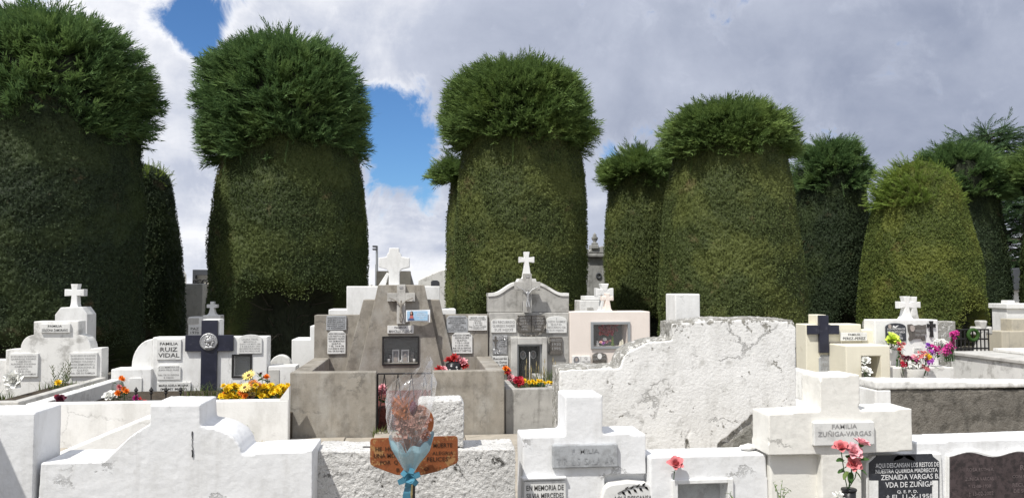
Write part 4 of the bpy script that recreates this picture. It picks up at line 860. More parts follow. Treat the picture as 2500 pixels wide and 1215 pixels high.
# gate
Yg = YF+.05; g = MB(); gx0, gx1, gz0, gz1 = PX(922, Yg), PX(1054, Yg), PZ(1052, Yg), PZ(908, Yg)
for a, b_ in (((gx0, gz0), (gx0, gz1)), ((gx1, gz0), (gx1, gz1)), ((gx0, gz1), (gx1, gz1)), ((gx0, gz0+.03), (gx1, gz0+.03))): g.tube([(a[0], Yg, a[1]), (b_[0], Yg, b_[1])], .010, 6)
gt = g.build('gate', 'iron', T)
for k in range(4):
    xa = gx0+(gx1-gx0)*k/4; xb = gx0+(gx1-gx0)*(k+.5)/4; xc = gx0+(gx1-gx0)*(k+1)/4; mb = MB(); mb.tube([(xa, Yg, gz0+.03), (xb, Yg, gz1)], .005, 5); mb.tube([(xb, Yg, gz1), (xc, Yg, gz0+.03)], .005, 5); mb.build('gate_bar', 'iron', gt)
# memorial banner on the crucifix
x0, x1, z0, z1 = rect(991, 1050, 756, 785, Ys-.085)
BN = thing('memorial_banner', 'small printed memorial banner with a woman in a coral top, beside the crucifix', 'banner', ((x0+x1)/2, Ys-.085, z0))
n = 14; V = []; yb = Ys-.085
for i in range(n+1):
    u = i/n; xx = x0+(x1-x0)*u; cv = .012*math.sin(u*PI*1.5)+.03*max(0, u-.88)*8*.4
    V += [(xx, yb-cv, z0+.008*math.sin(u*4)), (xx, yb-cv, z1-.004+.008*u), (xx, yb-cv+.003, z1-.004+.008*u), (xx, yb-cv+.003, z0+.008*math.sin(u*4))]
mb = MB(); mb.add(V, [(4*i+a, 4*i+4+a, 4*i+4+(a+1) % 4, 4*i+(a+1) % 4) for i in range(n) for a in range(4)]); mb.build('sheet', 'print_white', BN)
def flat(name, m, poly, y=yb-.016): mb = MB(); mb.prism([(x0+(x1-x0)*a, z0+(z1-z0)*b_) for a, b_ in poly], y, y+.001); return mb.build(name, m, BN)
ell = lambda cx_, cy_, rx, ry: [(cx_+rx*math.cos(2*PI*k/16), cy_+ry*math.sin(2*PI*k/16)) for k in range(16)]
flat('printed_field', 'print_blue', [(.05, .12), (.90, .12), (.90, .9), (.05, .9)]); flat('printed_hair', 'print_hair', ell(.235, .66, .07, .25), yb-.018); flat('printed_face', 'print_skin', ell(.22, .74, .035, .11), yb-.020)
flat('printed_top', 'print_coral', [(.14, .2), (.32, .2), (.30, .5), (.24, .58), (.17, .5)], yb-.0195); flat('printed_trousers', 'print_navy', [(.08, .13), (.36, .13), (.33, .3), (.12, .3)], yb-.0205)
lettering(BN, [("EN MEMORIA", .7), "QUERIDA MADRE", ("TE RECORDAMOS", .7), ("SIEMPRE", .7)], x0+(x1-x0)*.40, x0+(x1-x0)*.88, z0+(z1-z0)*.2, z0+(z1-z0)*.88, yb-.018, 'print_white')
# flowers of that tomb
Yv = 9.3; zf = PZ(903, Yv, 1110)
T2 = thing('lily_bouquet', 'red artificial lilies in a black and white spotted pot inside the concrete enclosure', 'flowers', (PX(1110, Yv), Yv, .3))
c = (PX(1107, Yv), Yv, .3); mb = MB(); mb.lathe([(.05, 0), (.085, PZ(900, Yv)-.3-.02), (.09, PZ(885, Yv)-.3), (.04, PZ(880, Yv)-.3)], c, 16); pot = mb.build('pot', 'black_plastic', T2, smooth=True)
mb = MB()
for k in range(22): a = random.uniform(PI, 2*PI); h = random.uniform(.1, PZ(886, Yv)-.3); mb.lathe([(.011, .002), (.010, .004)], (c[0]+.088*math.cos(a), c[1]+.088*math.sin(a), .3+h), 8, 'y')
mb.build('white_spots', 'white', pot)
for (px, py) in ((1105, 882), (1118, 878), (1095, 880), (1131, 884), (1133, 892), (1123, 892), (1110, 874)): flower(T2, 'pom', ('pink' if px in (1131, 1118) else 'red',), .062, at(px, py, Yv), (0, -.7, .5), jit=.7)
T2 = thing('lily_bloom', 'single red bloom lying left of the spotted pot', 'flower', at(1075, 903, 9.0)); flower(T2, 'pom', ('red',), .06, at(1072, 903, 8.85)); flower(T2, 'pom', ('pink',), .05, at(1082, 902, 8.85))
T2 = thing('lily_bouquet', 'pink flowers with green leaves just inside the enclosure gate', 'flowers', at(930, 1010, 8.9))
for (px, py) in ((929, 952), (927, 960), (934, 946), (937, 958)): flower(T2, 'pom', ('pink',), .05, at(px, py, 8.85), jit=.6)
for k in range(16): leaf(T2, at(930+random.uniform(-8, 10), 985+random.uniform(-20, 24), 8.85), (random.uniform(-1, 1), -.5, random.uniform(-.2, 1)), .07)
T2 = thing('grass_tuft', 'green grass tuft at the foot of the enclosure gate', 'plant', (PX(935, 8.45), 8.45, .03)); mb = MB(); blades(mb, (PX(935, 8.5), 8.5, .03), 60, .14, .10); mb.build('blades', 'weed', T2, kind='stuff')

# --- grey tomb with curved pediment
YF, YB = 8.72, 10.42
T = thing('family_tomb', 'grey concrete tomb with curved pediment, crucifix and white flared cross', 'tomb', base(1290, YF))
mb = MB(); mb.box(PX(1194, YB), PX(1390, YB), YB, YB+.34, -.02, PZ(763, YB, 1290)); o = mb.build('back_wall', 'concrete_grey', T)
nx = rect(1265, 1318, 843, 930, YB); ncut(o, nx[0], nx[1], nx[2], nx[3], YB, .24); bv = o.modifiers.new('bevel', 'BEVEL'); bv.width = .008; bv.limit_method = 'ANGLE'
mb = MB(); mb.box(nx[0]-.001, nx[1]+.001, YB+.21, YB+.23, nx[2], nx[3]); mb.build('niche_back', 'photo_dark', T)
fr = rect(1248, 1336, 823, 960, YB-.10)
mb = MB(); mb.box(fr[0], nx[0]-.02, YB-.10, YB-.001, .2, fr[3]); mb.box(nx[1]+.02, fr[1], YB-.10, YB-.001, .2, fr[3]); mb.box(nx[0]-.02, nx[1]+.02, YB-.10, YB-.001, nx[3]+.02, fr[3]); mb.build('niche_surround', 'concrete_pale', T, bevel=.008)
niche_frame(T, nx[0]-.019, nx[1]+.019, nx[2], nx[3]+.019, YB-.02, .022, .02, 'zinc', name='niche_door')
for (px, py, l) in ((1277, 866, 'oval portrait at the left behind the grey tomb niche glass'), (1302, 865, 'oval portrait at the right behind the grey tomb niche glass')):
    yy = YB+.12; p = at(px, py, yy); E = thing('portrait_figurine', l, 'portrait', (p.x, yy, p.z)); mb = MB(); mb.prism([(p.x+.040*math.cos(2*PI*k/18), p.z+.055*math.sin(2*PI*k/18)) for k in range(18)], yy, yy+.012); mb.build('oval_frame', 'silver', E)
    mb = MB(); mb.prism([(p.x+.030*math.cos(2*PI*k/18), p.z+.044*math.sin(2*PI*k/18)) for k in range(18)], yy-.004, yy); mb.build('photo', 'photo_grey', E); mb = MB(); mb.prism([(p.x+.014*math.cos(2*PI*k/14), p.z+.012+.018*math.sin(2*PI*k/14)) for k in range(14)], yy-.007, yy-.004); mb.build('face', 'photo_skin', E)
Yp = YB+.06
ped = [(1192, 762), (1192, 718)]
for k in range(11): u = k/10; ped.append((1206+58*u, 717-27*(3*u*u-2*u**3)))
ped += [(1268, 682), (1308, 682)]
for k in range(11): u = 1-k/10; ped.append((1375-65*u, 717-27*(3*u*u-2*u**3)))
ped += [(1389, 717), (1389, 762)]
mb = MB(); mb.prism(pp(ped, Yp), Yp, Yp+.26); mb.build('pediment', 'concrete_grey', T, bevel=.006)
rim = pp(ped[1:-1], Yp-.02); mb = MB()
for i in range(len(rim)-1):
    (ax, az), (bx_, bz) = rim[i], rim[i+1]; mb.add([(ax, Yp-.015, az-.028), (bx_, Yp-.015, bz-.028), (bx_, Yp-.015, bz+.012), (ax, Yp-.015, az+.012), (ax, Yp+.28, az-.028), (bx_, Yp+.28, bz-.028), (bx_, Yp+.28, bz+.012), (ax, Yp+.28, az+.012)], [(0, 1, 2, 3), (3, 2, 6, 7), (7, 6, 5, 4), (1, 0, 4, 5)])
mb.build('coping', 'white_worn', T)
mb = MB(); mb.prism(cross_poly(PX(1285, Yp+.1, 650), PZ(690, Yp+.1, 1285), PZ(615, Yp+.1, 1285), 38*Yp/F, 10*Yp/F, .02, PZ(634, Yp+.1, 1285), 11*Yp/F, .085), Yp+.05, Yp+.15); mb.build('cross', 'white', T, bevel=.005)
crucifix(T, PX(1287, YB-.08, 720), YB+.04, PZ(762, YB, 1287), PZ(668, YB, 1287), 63*YB/F, 21*YB/F, 'concrete_grey', .06, PZ(698, YB, 1287), .10)
plaque(T, 1199, 1260, 779, 811, YB, ["EN RECUERDO", "QUERIDOS PADRES", "SUS HIJOS"], 'marble', 'letter_soft', 'chamfer')
plaque(T, 1333, 1383, 771, 812, YB, ["†", "SOTO GOMEZ", "Q.E.P.D.", "RECUERDO DE", "SUS HIJOS"], 'marble', 'letter_soft', 'arch')
def wreath(o, cx_, cz_, rx, rz, y, m, n=26, a0=0, a1=2*PI, L=.035):
    mb = MB(); rd = random.Random(int(cx_*100))
    for k in range(n):
        a = a0+(a1-a0)*k/n; p = Vector((cx_+rx*math.cos(a), y, cz_+rz*math.sin(a))); tn = Vector((-math.sin(a)*rx, 0, math.cos(a)*rz)).normalized(); sd = Vector((tn.z, 0, -tn.x))*rd.choice((-1, 1)); e_ = p+tn*L+sd*L*.35+Vector((0, -.012, 0)); q = sd*L*.25
        mb.add([p-q*.3, p+tn*L*.5+q+Vector((0, -.012, 0)), e_, p+tn*L*.5-q+Vector((0, -.004, 0))], [(0, 1, 2, 3), (3, 2, 1, 0)])
    mb.build('leaf_relief', m, o)
bk = plaque(T, 1264, 1296, 769, 810, YB, ["NEMESIO", "SOTO", "Q.E.P.D.", "1901", "1976"], 'bronze', 'letter_soft', thick=.04, label='left leaf of the bronze book plaque'); plaque(T, 1297, 1329, 769, 810, YB, ["ROSALIA", "GOMEZ", "Q.E.P.D.", "1910", "1981"], 'bronze', 'letter_soft', thick=.038, label='right leaf of the bronze book plaque')
wreath(bk, PX(1296, YB), PZ(797, YB), .165, .115, YB-.03, 'bronze', 34, PI*.95, PI*2.05, .045); wreath(bk, PX(1268, YB), PZ(781, YB), .03, .05, YB-.045, 'bronze', 12, PI*.5, PI*1.5, .035); wreath(bk, PX(1326, YB), PZ(786, YB), .03, .07, YB-.045, 'bronze', 14, -PI*.5, PI*.5, .035)
r1 = plaque(T, 1202, 1238, 818, 864, YB, [], 'silver', 'letter', thick=.02, label='silver relief plaque with a small cross'); x0, x1, z0, z1 = rect(1202, 1238, 818, 864, YB)
mb = MB(); mb.box(x0+.03, x0+.05, YB-.035, YB-.021, z0+.10, z1-.01); mb.box(x0+.008, x0+.075, YB-.034, YB-.0215, z1-.075, z1-.055); mb.build('cross_relief', 'bronze', r1); lettering(r1, ["JOSE SOTO", "1945", "1990", "SUS HIJOS"], x0+.08, x1, z0+.08, z1-.04, YB-.0225, 'letter'); wreath(r1, x0+.05, z0+.05, .035, .03, YB-.024, 'silver', 16, L=.03); wreath(r1, x1-.03, z1-.03, .05, .02, YB-.024, 'silver', 10, L=.03)
plaque(T, 1202, 1240, 868, 898, YB, ["Recuerdo", "Soto Gomez", "1943-1988"], 'marble', 'letter')
r2 = plaque(T, 1343, 1372, 822, 858, YB, ["ANA SOTO", "1930", "1995"], 'bronze', 'letter_soft', thick=.03, label='dark bronze relief plaque with a ledge'); mb = MB(); pbox(mb, 1341, 1374, 858, 864, YB-.05, .06); mb.build('ledge', 'bronze', r2); wreath(r2, PX(1345, YB), PZ(840, YB), .02, .09, YB-.033, 'bronze', 16, PI*.5, PI*1.5, .035)
mb = MB(); zt = PZ(948, YF, 1300); mb.box(PX(1234, YF), PX(1368, YF), YF, YF+.12, -.02, zt); mb.build('enclosure_front', 'concrete_grey', T, bevel=.01)
mb = MB(); mb.box(PX(1238, YF), PX(1262, YF), YF+.121, YB-.11, -.02, zt-.002); mb.box(PX(1345, YF), PX(1368, YF), YF+.121, YB-.11, -.02, zt-.003); mb.build('enclosure_side', 'concrete_grey', T, bevel=.01)
mb = MB(); mb.box(PX(1262, YF), PX(1345, YF), YF+.12, YB-.11, 0, zt-.06); mb.build('soil_bed', 'soil', T)
def patch(label, cat, name, spots, mats, r_, Y, group=None, kind='pom', leaves=14, leafm='leaf', stemz=None, dyr=.15, spread=10):
    cx_ = sum(s[0] for s in spots)/len(spots); cy_ = max(s[1] for s in spots); p = at(cx_, cy_, Y); T = thing(name, label, cat, (p.x, Y, p.z-.08), group); mb = MB()
    for i, s in enumerate(spots):
        q = at(s[0], s[1], Y+random.uniform(-dyr, dyr)*.6); mm = s[2] if len(s) > 2 else random.choice(mats); rr = r_*(s[3] if len(s) > 3 else random.uniform(.8, 1.15)); kd = s[4] if len(s) > 4 else kind
        flower(T, kd, (mm,) if kd in ('pom', 'cluster') else (mm, 'stem' if kd == 'rose' else 'eye_brown'), rr, q, (0, -.6, .7)); mb.tube([q-Vector((0, -.01, .005)), Vector((q.x*.7+p.x*.3, Y+.02, p.z-.08))], .003, 4)
    mb.build('stem', 'stem', T)
    for k in range(leaves): s = random.choice(spots); leaf(T, at(s[0]+random.uniform(-spread, spread), s[1]+random.uniform(0, spread*1.4), Y+random.uniform(0, .06)), (random.uniform(-1, 1), -.5, random.uniform(-.3, .8)), random.uniform(.035, .075), leafm, random.choice((.3, .45)))
    return T
patch('small yellow flowers in the bed of the grey tomb', 'flowers', 'yellow_flowers', [(1283+i*8+random.uniform(-3, 3), 934+random.uniform(-5, 4)) for i in range(9)], ['yellow'], .034, 9.0, leaves=18)
patch('crimson rosette flower on the enclosure corner of the grey tomb', 'flower', 'crimson_flower', [(1266, 931, 'crimson', 1, 'rose'), (1262, 934, 'crimson', .8, 'rose'), (1271, 934, 'red', .8, 'rose')], ['crimson'], .055, 8.82, leaves=3)
patch('orange and red flowers in the left corner behind the concrete enclosure', 'flowers', 'orange_flowers', [(1234, 899, 'orange'), (1240, 903, 'orange'), (1232, 908, 'yellow'), (1237, 912, 'red'), (1243, 917, 'red'), (1247, 922, 'pink'), (1238, 907, 'red')], ['orange'], .045, 9.6, leaves=8)
T2 = thing('dry_grass', 'tall dry grass before the niche of the grey tomb', 'plant', (PX(1320, 9.3), 9.3, .3)); mb = MB()
for i in range(9): blades(mb, (PX(1280+i*9, 9.2), 9.2, .38), 16, .36 if i > 3 else .24, .05, .004)
mb.build('blades', 'weed', T2, kind='stuff'); mb = MB()
for i in range(14): q = at(1275+random.uniform(0, 85), 890+random.uniform(-10, 30), 9.2); mb.tube([(q.x+random.uniform(-.03, .03), 9.2, .38), q], [.003, .002], 4); mb.tube([q, q+Vector((0, 0, .05))], [.006, .002], 4)
mb.build('seed_heads', 'straw', T2, kind='stuff')
mb = MB(); q = at(1293, 858, 9.3); mb.tube([(q.x, 9.3, .38), q], .006, 6); mb.build('marker_stick', 'porcelain', loc=(q.x, 9.3, .38), label='thin white stick before the niche of the grey tomb', cat='stick')

# --- pink tomb
YB = 10.4
T = thing('family_tomb', 'pale pink tomb with a glazed display window and small cross', 'tomb', base(1490, YB))
mb = MB(); mb.box(PX(1391, YB), PX(1588, YB), YB, YB+.42, -.02, PZ(760, YB, 1490)); o = mb.build('wall', 'pinkish', T)
nr = rect(1448, 1531, 792, 845, YB); ncut(o, nr[0], nr[1], nr[2], nr[3], YB, .30); bv = o.modifiers.new('bevel', 'BEVEL'); bv.width = .012; bv.limit_method = 'ANGLE'; bv.segments = 2
mb = MB(); mb.box(nr[0]-.001, nr[1]+.001, YB+.27, YB+.29, nr[2], nr[3]); mb.build('niche_back', 'niche', T)
fr = rect(1442, 1538, 785, 851, YB); niche_frame(T, fr[0], fr[1], fr[2], fr[3], YB, .034, .025, 'zinc')
Yc = YB+.12; mb = MB(); mb.prism(cross_poly(PX(1484, Yc, 735), PZ(762, Yc, 1484), PZ(715, Yc, 1484), 30*Yc/F, 10*Yc/F, .01, PZ(728, Yc, 1484), 10*Yc/F, .055), Yc, Yc+.12); mb.build('cross', 'pinkish', T, bevel=.01)
zf = nr[2]+.003
bq = patch('red artificial roses inside the glazed display window', 'flowers', 'rose_bouquet', [(1478, 800, 'crimson'), (1492, 800, 'red'), (1484, 807, 'crimson'), (1474, 810, 'red'), (1496, 806, 'crimson')], ['red'], .075, YB+.16, kind='rose', leaves=6)
patch('tiny pink and white posy inside the display window', 'flowers', 'posy', [(1471, 830, 'pink'), (1476, 828, 'white_petal'), (1467, 835, 'blush'), (1480, 834, 'pink'), (1473, 838, 'violet'), (1490, 832, 'blush')], ['pink'], .030, YB+.08, leaves=6)
for i, (px, h, m, l) in enumerate(((1459, .07, 'porcelain', 'small white figurine at the left in the display window'), (1496, .13, 'pale_leaf', 'pale green figurine in the display window'), (1515, .06, 'cream', 'cream figurine left of the candle in the display window'), (1520, .085, 'cream', 'cream candle holder at the right in the display window'))):
    p = (PX(px, YB+.07), YB+.07, zf); mb = MB(); mb.lathe([(.022, 0), (.026, h*.15), (.014, h*.35), (.020, h*.55), (.010, h*.74), (.014, h*.86), (.004, h)], p, 12); mb.build('figurine', m, loc=p, label=l, cat='figurine', smooth=True)
t1 = plaque(T, 1396, 1417, 868, 889, YB, [], 'porcelain', label='white tile with an oval portrait'); x0, x1, z0, z1 = rect(1396, 1417, 868, 889, YB); cxp, czp = (x0+x1)/2, (z0+z1)/2
mb = MB(); mb.prism([(cxp+.038*math.cos(2*PI*k/18), czp+.052*math.sin(2*PI*k/18)) for k in range(18)], YB-.027, YB-.0225); mb.build('oval_photo', 'photo_grey', t1); mb = MB(); mb.prism([(cxp+.017*math.cos(2*PI*k/14), czp+.01+.024*math.sin(2*PI*k/14)) for k in range(14)], YB-.030, YB-.027); mb.build('face', 'photo_skin', t1)
plaque(T, 1418, 1441, 868, 889, YB, ["Q", "1950-1999"], 'porcelain', 'letter_soft')
t1 = plaque(T, 1446, 1480, 860, 890, YB, ["FAMILIA", "LUIS SOTO", ""], 'bronze', 'letter_soft', 'arch', label='bronze arched tile with an oval portrait'); x0, x1, z0, z1 = rect(1446, 1480, 860, 890, YB); cxp, czp = (x0+x1)/2, z1-.045
mb = MB(); mb.prism([(cxp+.03*math.cos(2*PI*k/18), czp+.038*math.sin(2*PI*k/18)) for k in range(18)], YB-.03, YB-.0225); mb.build('oval_photo', 'porcelain', t1)
Y = 11.6
T = thing('cross_headstone', 'white flared cross headstone just behind the pink tomb', 'headstone', base(1478, Y))
cx = PX(1477, Y, 735); mb = MB(); mb.prism(cross_poly(cx, PZ(768, Y, 1477), PZ(692, Y, 1477), 44*Y/F, 12*Y/F, .045, PZ(713, Y, 1477), 14*Y/F, .10), Y, Y+.16); mb.build('cross', 'white', T, bevel=.01)
mb = MB(); mb.box(cx-.25, cx+.25, Y-.05, Y+.25, -.02, PZ(767, Y, 1477)); mb.build('plinth', 'white', T, bevel=.01)

# --- tomb with black cross (left)
YF, YB = 8.35, 10.55
T = thing('family_tomb', 'white tomb with a big black cross and round relief medallion', 'tomb', base(510, YF))
mb = MB(); mb.box(PX(371, YB), PX(652, YB), YB, YB+.24, -.02, PZ(822, YB, 512)); o = mb.build('headstone', 'white', T)
nr = rect(570, 611, 868, 917, YB); ncut(o, *nr, YB, .12); bv = o.modifiers.new('bevel', 'BEVEL'); bv.width = .012; bv.limit_method = 'ANGLE'; bv.segments = 2
mb = MB(); mb.box(PX(492, YB), PX(534, YB), YB+.004, YB+.235, PZ(824, YB, 512), PZ(779, YB, 512)); mb.build('cross_backing', 'white', T, bevel=.01)
mb = MB(); mb.box(nr[0]-.001, nr[1]+.001, YB+.09, YB+.11, nr[2], nr[3]); mb.build('niche_back', 'niche', T)
fr = rect(566, 615, 864, 921, YB); niche_frame(T, *fr, YB, .022, .015, 'iron')
X = lambda a: PX(a, YB, 850); Z = lambda b_: PZ(b_, YB, 512); yc = YB-.045
mb = MB(); mb.box(X(493), X(532), yc, YB-.001, Z(985), Z(781)); mb.box(X(454), X(493)-.0005, yc+.001, YB-.001, Z(856), Z(817)); mb.box(X(532)+.0005, X(571), yc+.001, YB-.001, Z(856), Z(817)); bc = mb.build('black_cross', 'navy', T, bevel=.004)
cxm, czm, rm = X(512), Z(833), 20*YB/F
mb = MB(); mb.lathe([(rm, 0), (rm, .016), (rm*.93, .02), (rm*.90, .014), (0.002, .014)], (cxm, yc-.001, czm), 32, 'y'); md_ = mb.build('medallion', 'silver', T, smooth=False)
bm = bmesh.new()
def blob(cx_, cz_, rx, rz, ry): 
    r_ = bmesh.ops.create_icosphere(bm, subdivisions=2, radius=1, matrix=Matrix.Translation((cx_, 0, cz_)) @ Matrix.Diagonal((rx, ry, rz, 1)))
blob(-.005, .01, .032, .046, .03); blob(-.016, -.032, .022, .028, .024); blob(.022, .022, .045, .052, .022); blob(.045, -.022, .018, .035, .018); blob(.005, -.072, .062, .026, .02); blob(-.035, .008, .010, .012, .02); blob(-.01, .058, .038, .02, .02); blob(.0, -.045, .022, .03, .022)
for k in range(9): blob(.01+.05*math.cos(k*.5-.8), .01+.06*math.sin(k*.5-.8), .010, .016, .026)
mb = MB(); mb.add([(cxm+v.co.x, yc-.014+v.co.y, czm+v.co.z) for v in bm.verts], [[v.index for v in f.verts] for f in bm.faces]); bm.free(); mb.build('head_relief', 'silver', md_, smooth=True)
plaque(T, 384, 443, 828, 877, YB, [("FAMILIA", .75), ("RUIZ", 1.15), ("VIDAL", 1.15)], 'marble', 'letter', thick=.02); plaque(T, 385, 442, 890, 926, YB, ["A LA MEMORIA DE", "JUAN FELIX RUIZ", "", "Rdo. DE SU ESPOSA", "E HIJOS"], 'marble', 'letter_soft', 'chamfer')
plaque(T, 384, 466, 932, 982, YB, ["MARIA ADELA MOLINA", "(MAMY MARY)", "1946 - 20", "Rdo DE TUS HIJOS", "EN LA ALEGRIA"], 'marble', 'letter'); plaque(T, 583, 640, 816, 862, YB, ["", "LAURA VIDAL", "MANCILLA", "Q.E.P.D. 5 DE MAYO 1920", "† 8 DE JULIO 1991", "RECUERDO DE SU ESPOSO", "JOSE RICARDO RUIZ"], 'marble', 'letter_soft', 'arch')
wing = [(276, 898), (320, 895)]
for k in range(9): a = PI/2*k/8; wing.append((321+52*(1-math.cos(a)), 895-68*math.sin(a)))
mb = MB(); mb.prism(pp(wing[2:], YB+.03)+[(PX(372, YB), 0), (PX(321, YB), 0)], YB+.03, YB+.22); mb.build('curved_wing', 'white', T, bevel=.012)
mb = MB(); mb.box(PX(271, YB-.06), PX(370, YB-.06), YB-.06, YB+.24, -.02, PZ(899, YB, 320)); mb.build('low_wall', 'white', T, bevel=.012); plaque(T, 316, 347, 922, 960, YB-.06, [], 'marble', thick=.015)
mb = MB(); mb.box(PX(653, YB), PX(722, YB), YB+.02, YB+.3, -.02, PZ(893, YB, 690)); mb.build('low_wall', 'white', T, bevel=.012); plaque(T, 655, 682, 902, 940, YB+.02, [], 'concrete_pale', thick=.01)
zk = PZ(979, YF, 450)
mb = MB(); mb.box(PX(64, YF), PX(706, YF), YF, YF+.11, -.02, zk); mb.build('front_kerb', 'white', T, bevel=.012); mb = MB(); mb.box(PX(64, YF), PX(100, YF), YF+.111, YB-.07, -.02, zk-.002); mb.build('side_kerb', 'white_worn', T, bevel=.012)
mb = MB(); mb.prism([(PX(682, YF), zk-.002), (PX(706, YF), zk-.002), (PX(706, YF), zk+.13)], YF+.002, YF+.10); mb.build('kerb_end', 'white', T)
mb = MB(); mb.box(PX(100, YF), PX(706, YF), YF+.11, YB-.07, 0, .30); mb.build('soil_bed', 'soil', T)
Y = 11.2; mb = MB(); mb.prism([(PX(684, Y)+.145*math.cos(PI*k/14), PZ(895, Y, 684)+.16*math.sin(PI*k/14)) for k in range(15)]+[(PX(660, Y), 0), (PX(708, Y), 0)], Y, Y+.14); mb.build('round_headstone', 'white_worn', loc=base(684, Y), label='small round topped white headstone right of the black cross tomb', cat='headstone', bevel=.01)
Yv = YF+.35
T = thing('iron_railing', 'short black iron railing with spear tips before the black cross tomb', 'railing', base(390, Yv)); mb = MB(); zr = PZ(977, Yv, 390); mb.tube([at(310, 977, Yv), at(460, 977, Yv)], .006, 6); mb.build('rail', 'iron', T)
for px in (332, 369, 405, 441):
    b_ = at(px, 962, Yv); mb = MB(); mb.tube([(b_.x, Yv, .28), b_], .007, 6); mb.lathe([(.007, 0), (.021, .016), (.010, .028), (.024, .042), (.012, .06), (.0015, .078)], b_, 8); mb.build('spear', 'iron', T)
    mb = MB(); mb.tube([b_+Vector((.02*math.cos(a)+.04, 0, -.13+.05*math.sin(a))) for a in [k*PI/8 for k in range(17)]], .004, 4); mb.build('scroll', 'iron', T)
# yellow flower bed
ORD = ['nearest the black cross', 'second', 'third', 'fourth', 'fifth', 'sixth', 'seventh', 'eighth', 'ninth', 'tenth', 'eleventh', 'farthest from the black cross']
for i in range(12):
    cxp = 552+i*13.2; spots = [(cxp+random.uniform(-12, 12), 957+random.uniform(-16, 13)) for _ in range(10)]
    patch('yellow marigold plant, '+ORD[i]+(' ' if i in (0, 11) else ' from the black cross ')+'in the bed', 'plant', 'marigold_plant', spots, ['yellow']*12+['orange'], .038, 8.62+.10*(i % 3), 'marigolds beside the black cross tomb', leaves=20)
patch('large pale yellow daisy standing above the marigolds', 'flower', 'daisy', [(608, 917, 'pale_yellow', 1, 'daisy')], ['pale_yellow'], .072, 8.6, leaves=4)
patch('pale yellow and tan daisies just under the large one', 'flowers', 'daisy', [(598, 946, 'pale_yellow', 1, 'daisy'), (604, 948, 'pale_yellow', .9, 'daisy'), (617, 962, 'pale_yellow', .8, 'daisy'), (618, 936, 'orange_brown', .9, 'daisy'), (628, 940, 'orange_brown', .8, 'daisy'), (612, 968, 'dry_pale', .9, 'daisy')], ['pale_yellow'], .062, 8.56, leaves=5)
patch('tall orange flower with broad dark leaves right of the large daisy', 'flower', 'orange_flower', [(650, 921, 'orange', 1, 'pom'), (637, 912, 'wine', .5, 'pom')], ['orange'], .045, 8.9, leaves=12, spread=9)
T2 = thing('grass_tuft', 'long grass growing around the foot of the black cross', 'plant', (PX(540, 9.2), 9.2, .3)); mb = MB()
for i in range(16): blades(mb, (PX(455+i*12, 9.3), 9.3, .28), 14, .30, .07, .005)
mb.build('blades', 'weed', T2, kind='stuff')
# orange and white bouquet at its left
patch('orange lilies and a white rose at the left of the spear railing', 'flowers', 'mixed_bouquet', [(296, 922, 'orange'), (299, 926, 'orange'), (303, 949, 'orange'), (308, 955, 'orange'), (288, 960, 'orange'), (291, 945, 'rose_pink'), (268, 968, 'white_petal', 1.7, 'rose'), (275, 972, 'white_petal', 1.2, 'rose'), (332, 972, 'magenta'), (340, 976, 'red'), (352, 982, 'red'), (345, 985, 'white_petal')], ['orange'], .036, 8.75, leaves=40, spread=14)
patch('small dark red flower lying inside the white side kerb', 'flower', 'dark_flower', [(140, 970, 'crimson', .8, 'pom'), (147, 976, 'wine', 1, 'rose'), (150, 984, 'wine', .8, 'pom')], ['wine'], .05, 8.55, leaves=5)

# --- grey-white tomb at far left
YF, YB = 8.35, 10.5
T = thing('family_tomb', 'weathered off-white tomb with arched shoulders and three inscribed plaques at far left', 'tomb', base(120, YF))
out = [(14, 853), (50, 851)]
for k in range(1, 9): a = PI/2*k/8; out.append((82-32*math.cos(a), 851-34*math.sin(a)))
out += [(82, 784), (192, 783), (192, 817)]
for k in range(1, 9): a = PI/2*k/8; out.append((192+30*math.sin(a), 850-33*math.cos(a)))
out += [(249, 849)]
mb = MB(); mb.prism(foot(out, YB, 14, 249), YB, YB+.22); mb.build('headstone', 'white_worn', T, bevel=.01)
plaque(T, 101, 173, 790, 811, YB, [("FAMILIA", .8), "SOLSONA ZAMORANO"], 'marble', 'letter', thick=.03, fill=.95)
plaque(T, 25, 95, 862, 919, YB, ["EN RECUERDO DE NUESTROS", "QUERIDOS PADRES", "Y ABUELOS", "ALFONSO SOLSONA", "ZAMORANO", "Q.E.P.D.", "* 28-8-1930", "RECUERDO DE SU FAMILIA"], 'marble', 'letter_soft', thick=.03)
plaque(T, 171, 239, 860, 917, YB, ["EN RECUERDO DE NUESTROS", "QUERIDOS DEUDOS", "ALFREDO SOLSONA I.", "ROSA ZAMORANO L.", "JOSE SOLSONA Z.", "Q.E.P.D.", "Rdo. DE SU FAMILIA"], 'marble', 'letter_soft', thick=.03)
zk = PZ(980, YF, 20); mb = MB(); mb.box(PX(-80, YF), PX(50, YF), YF-.02, YF+.11, -.02, zk); mb.build('front_kerb', 'concrete_pale', T, bevel=.01); mb = MB(); mb.box(PX(22, YF), PX(50, YF), YF+.111, YB-.002, -.02, zk-.002); mb.build('side_kerb', 'concrete_pale', T, bevel=.01)
mb = MB(); mb.box(PX(-80, YF), PX(22, YF), YF+.11, YB-.002, 0, zk-.07); mb.build('soil_bed', 'soil', T)
mb = MB(); mb.box(PX(-60, YB), PX(13, YB), YB+.03, YB+.2, -.02, PZ(878, YB, 0)); mb.build('low_wall', 'white_worn', T, bevel=.01)
T2 = thing('weeds', 'weeds and grass in the bed of the far left tomb', 'plant', (PX(120, 9.5), 9.5, .35)); mb = MB()
for i in range(16): blades(mb, (PX(20+i*13, 10.0-.05*(i % 4)), 10.0-.05*(i % 4)-(i < 7)*.7, .33), 16, .20, .09, .006)
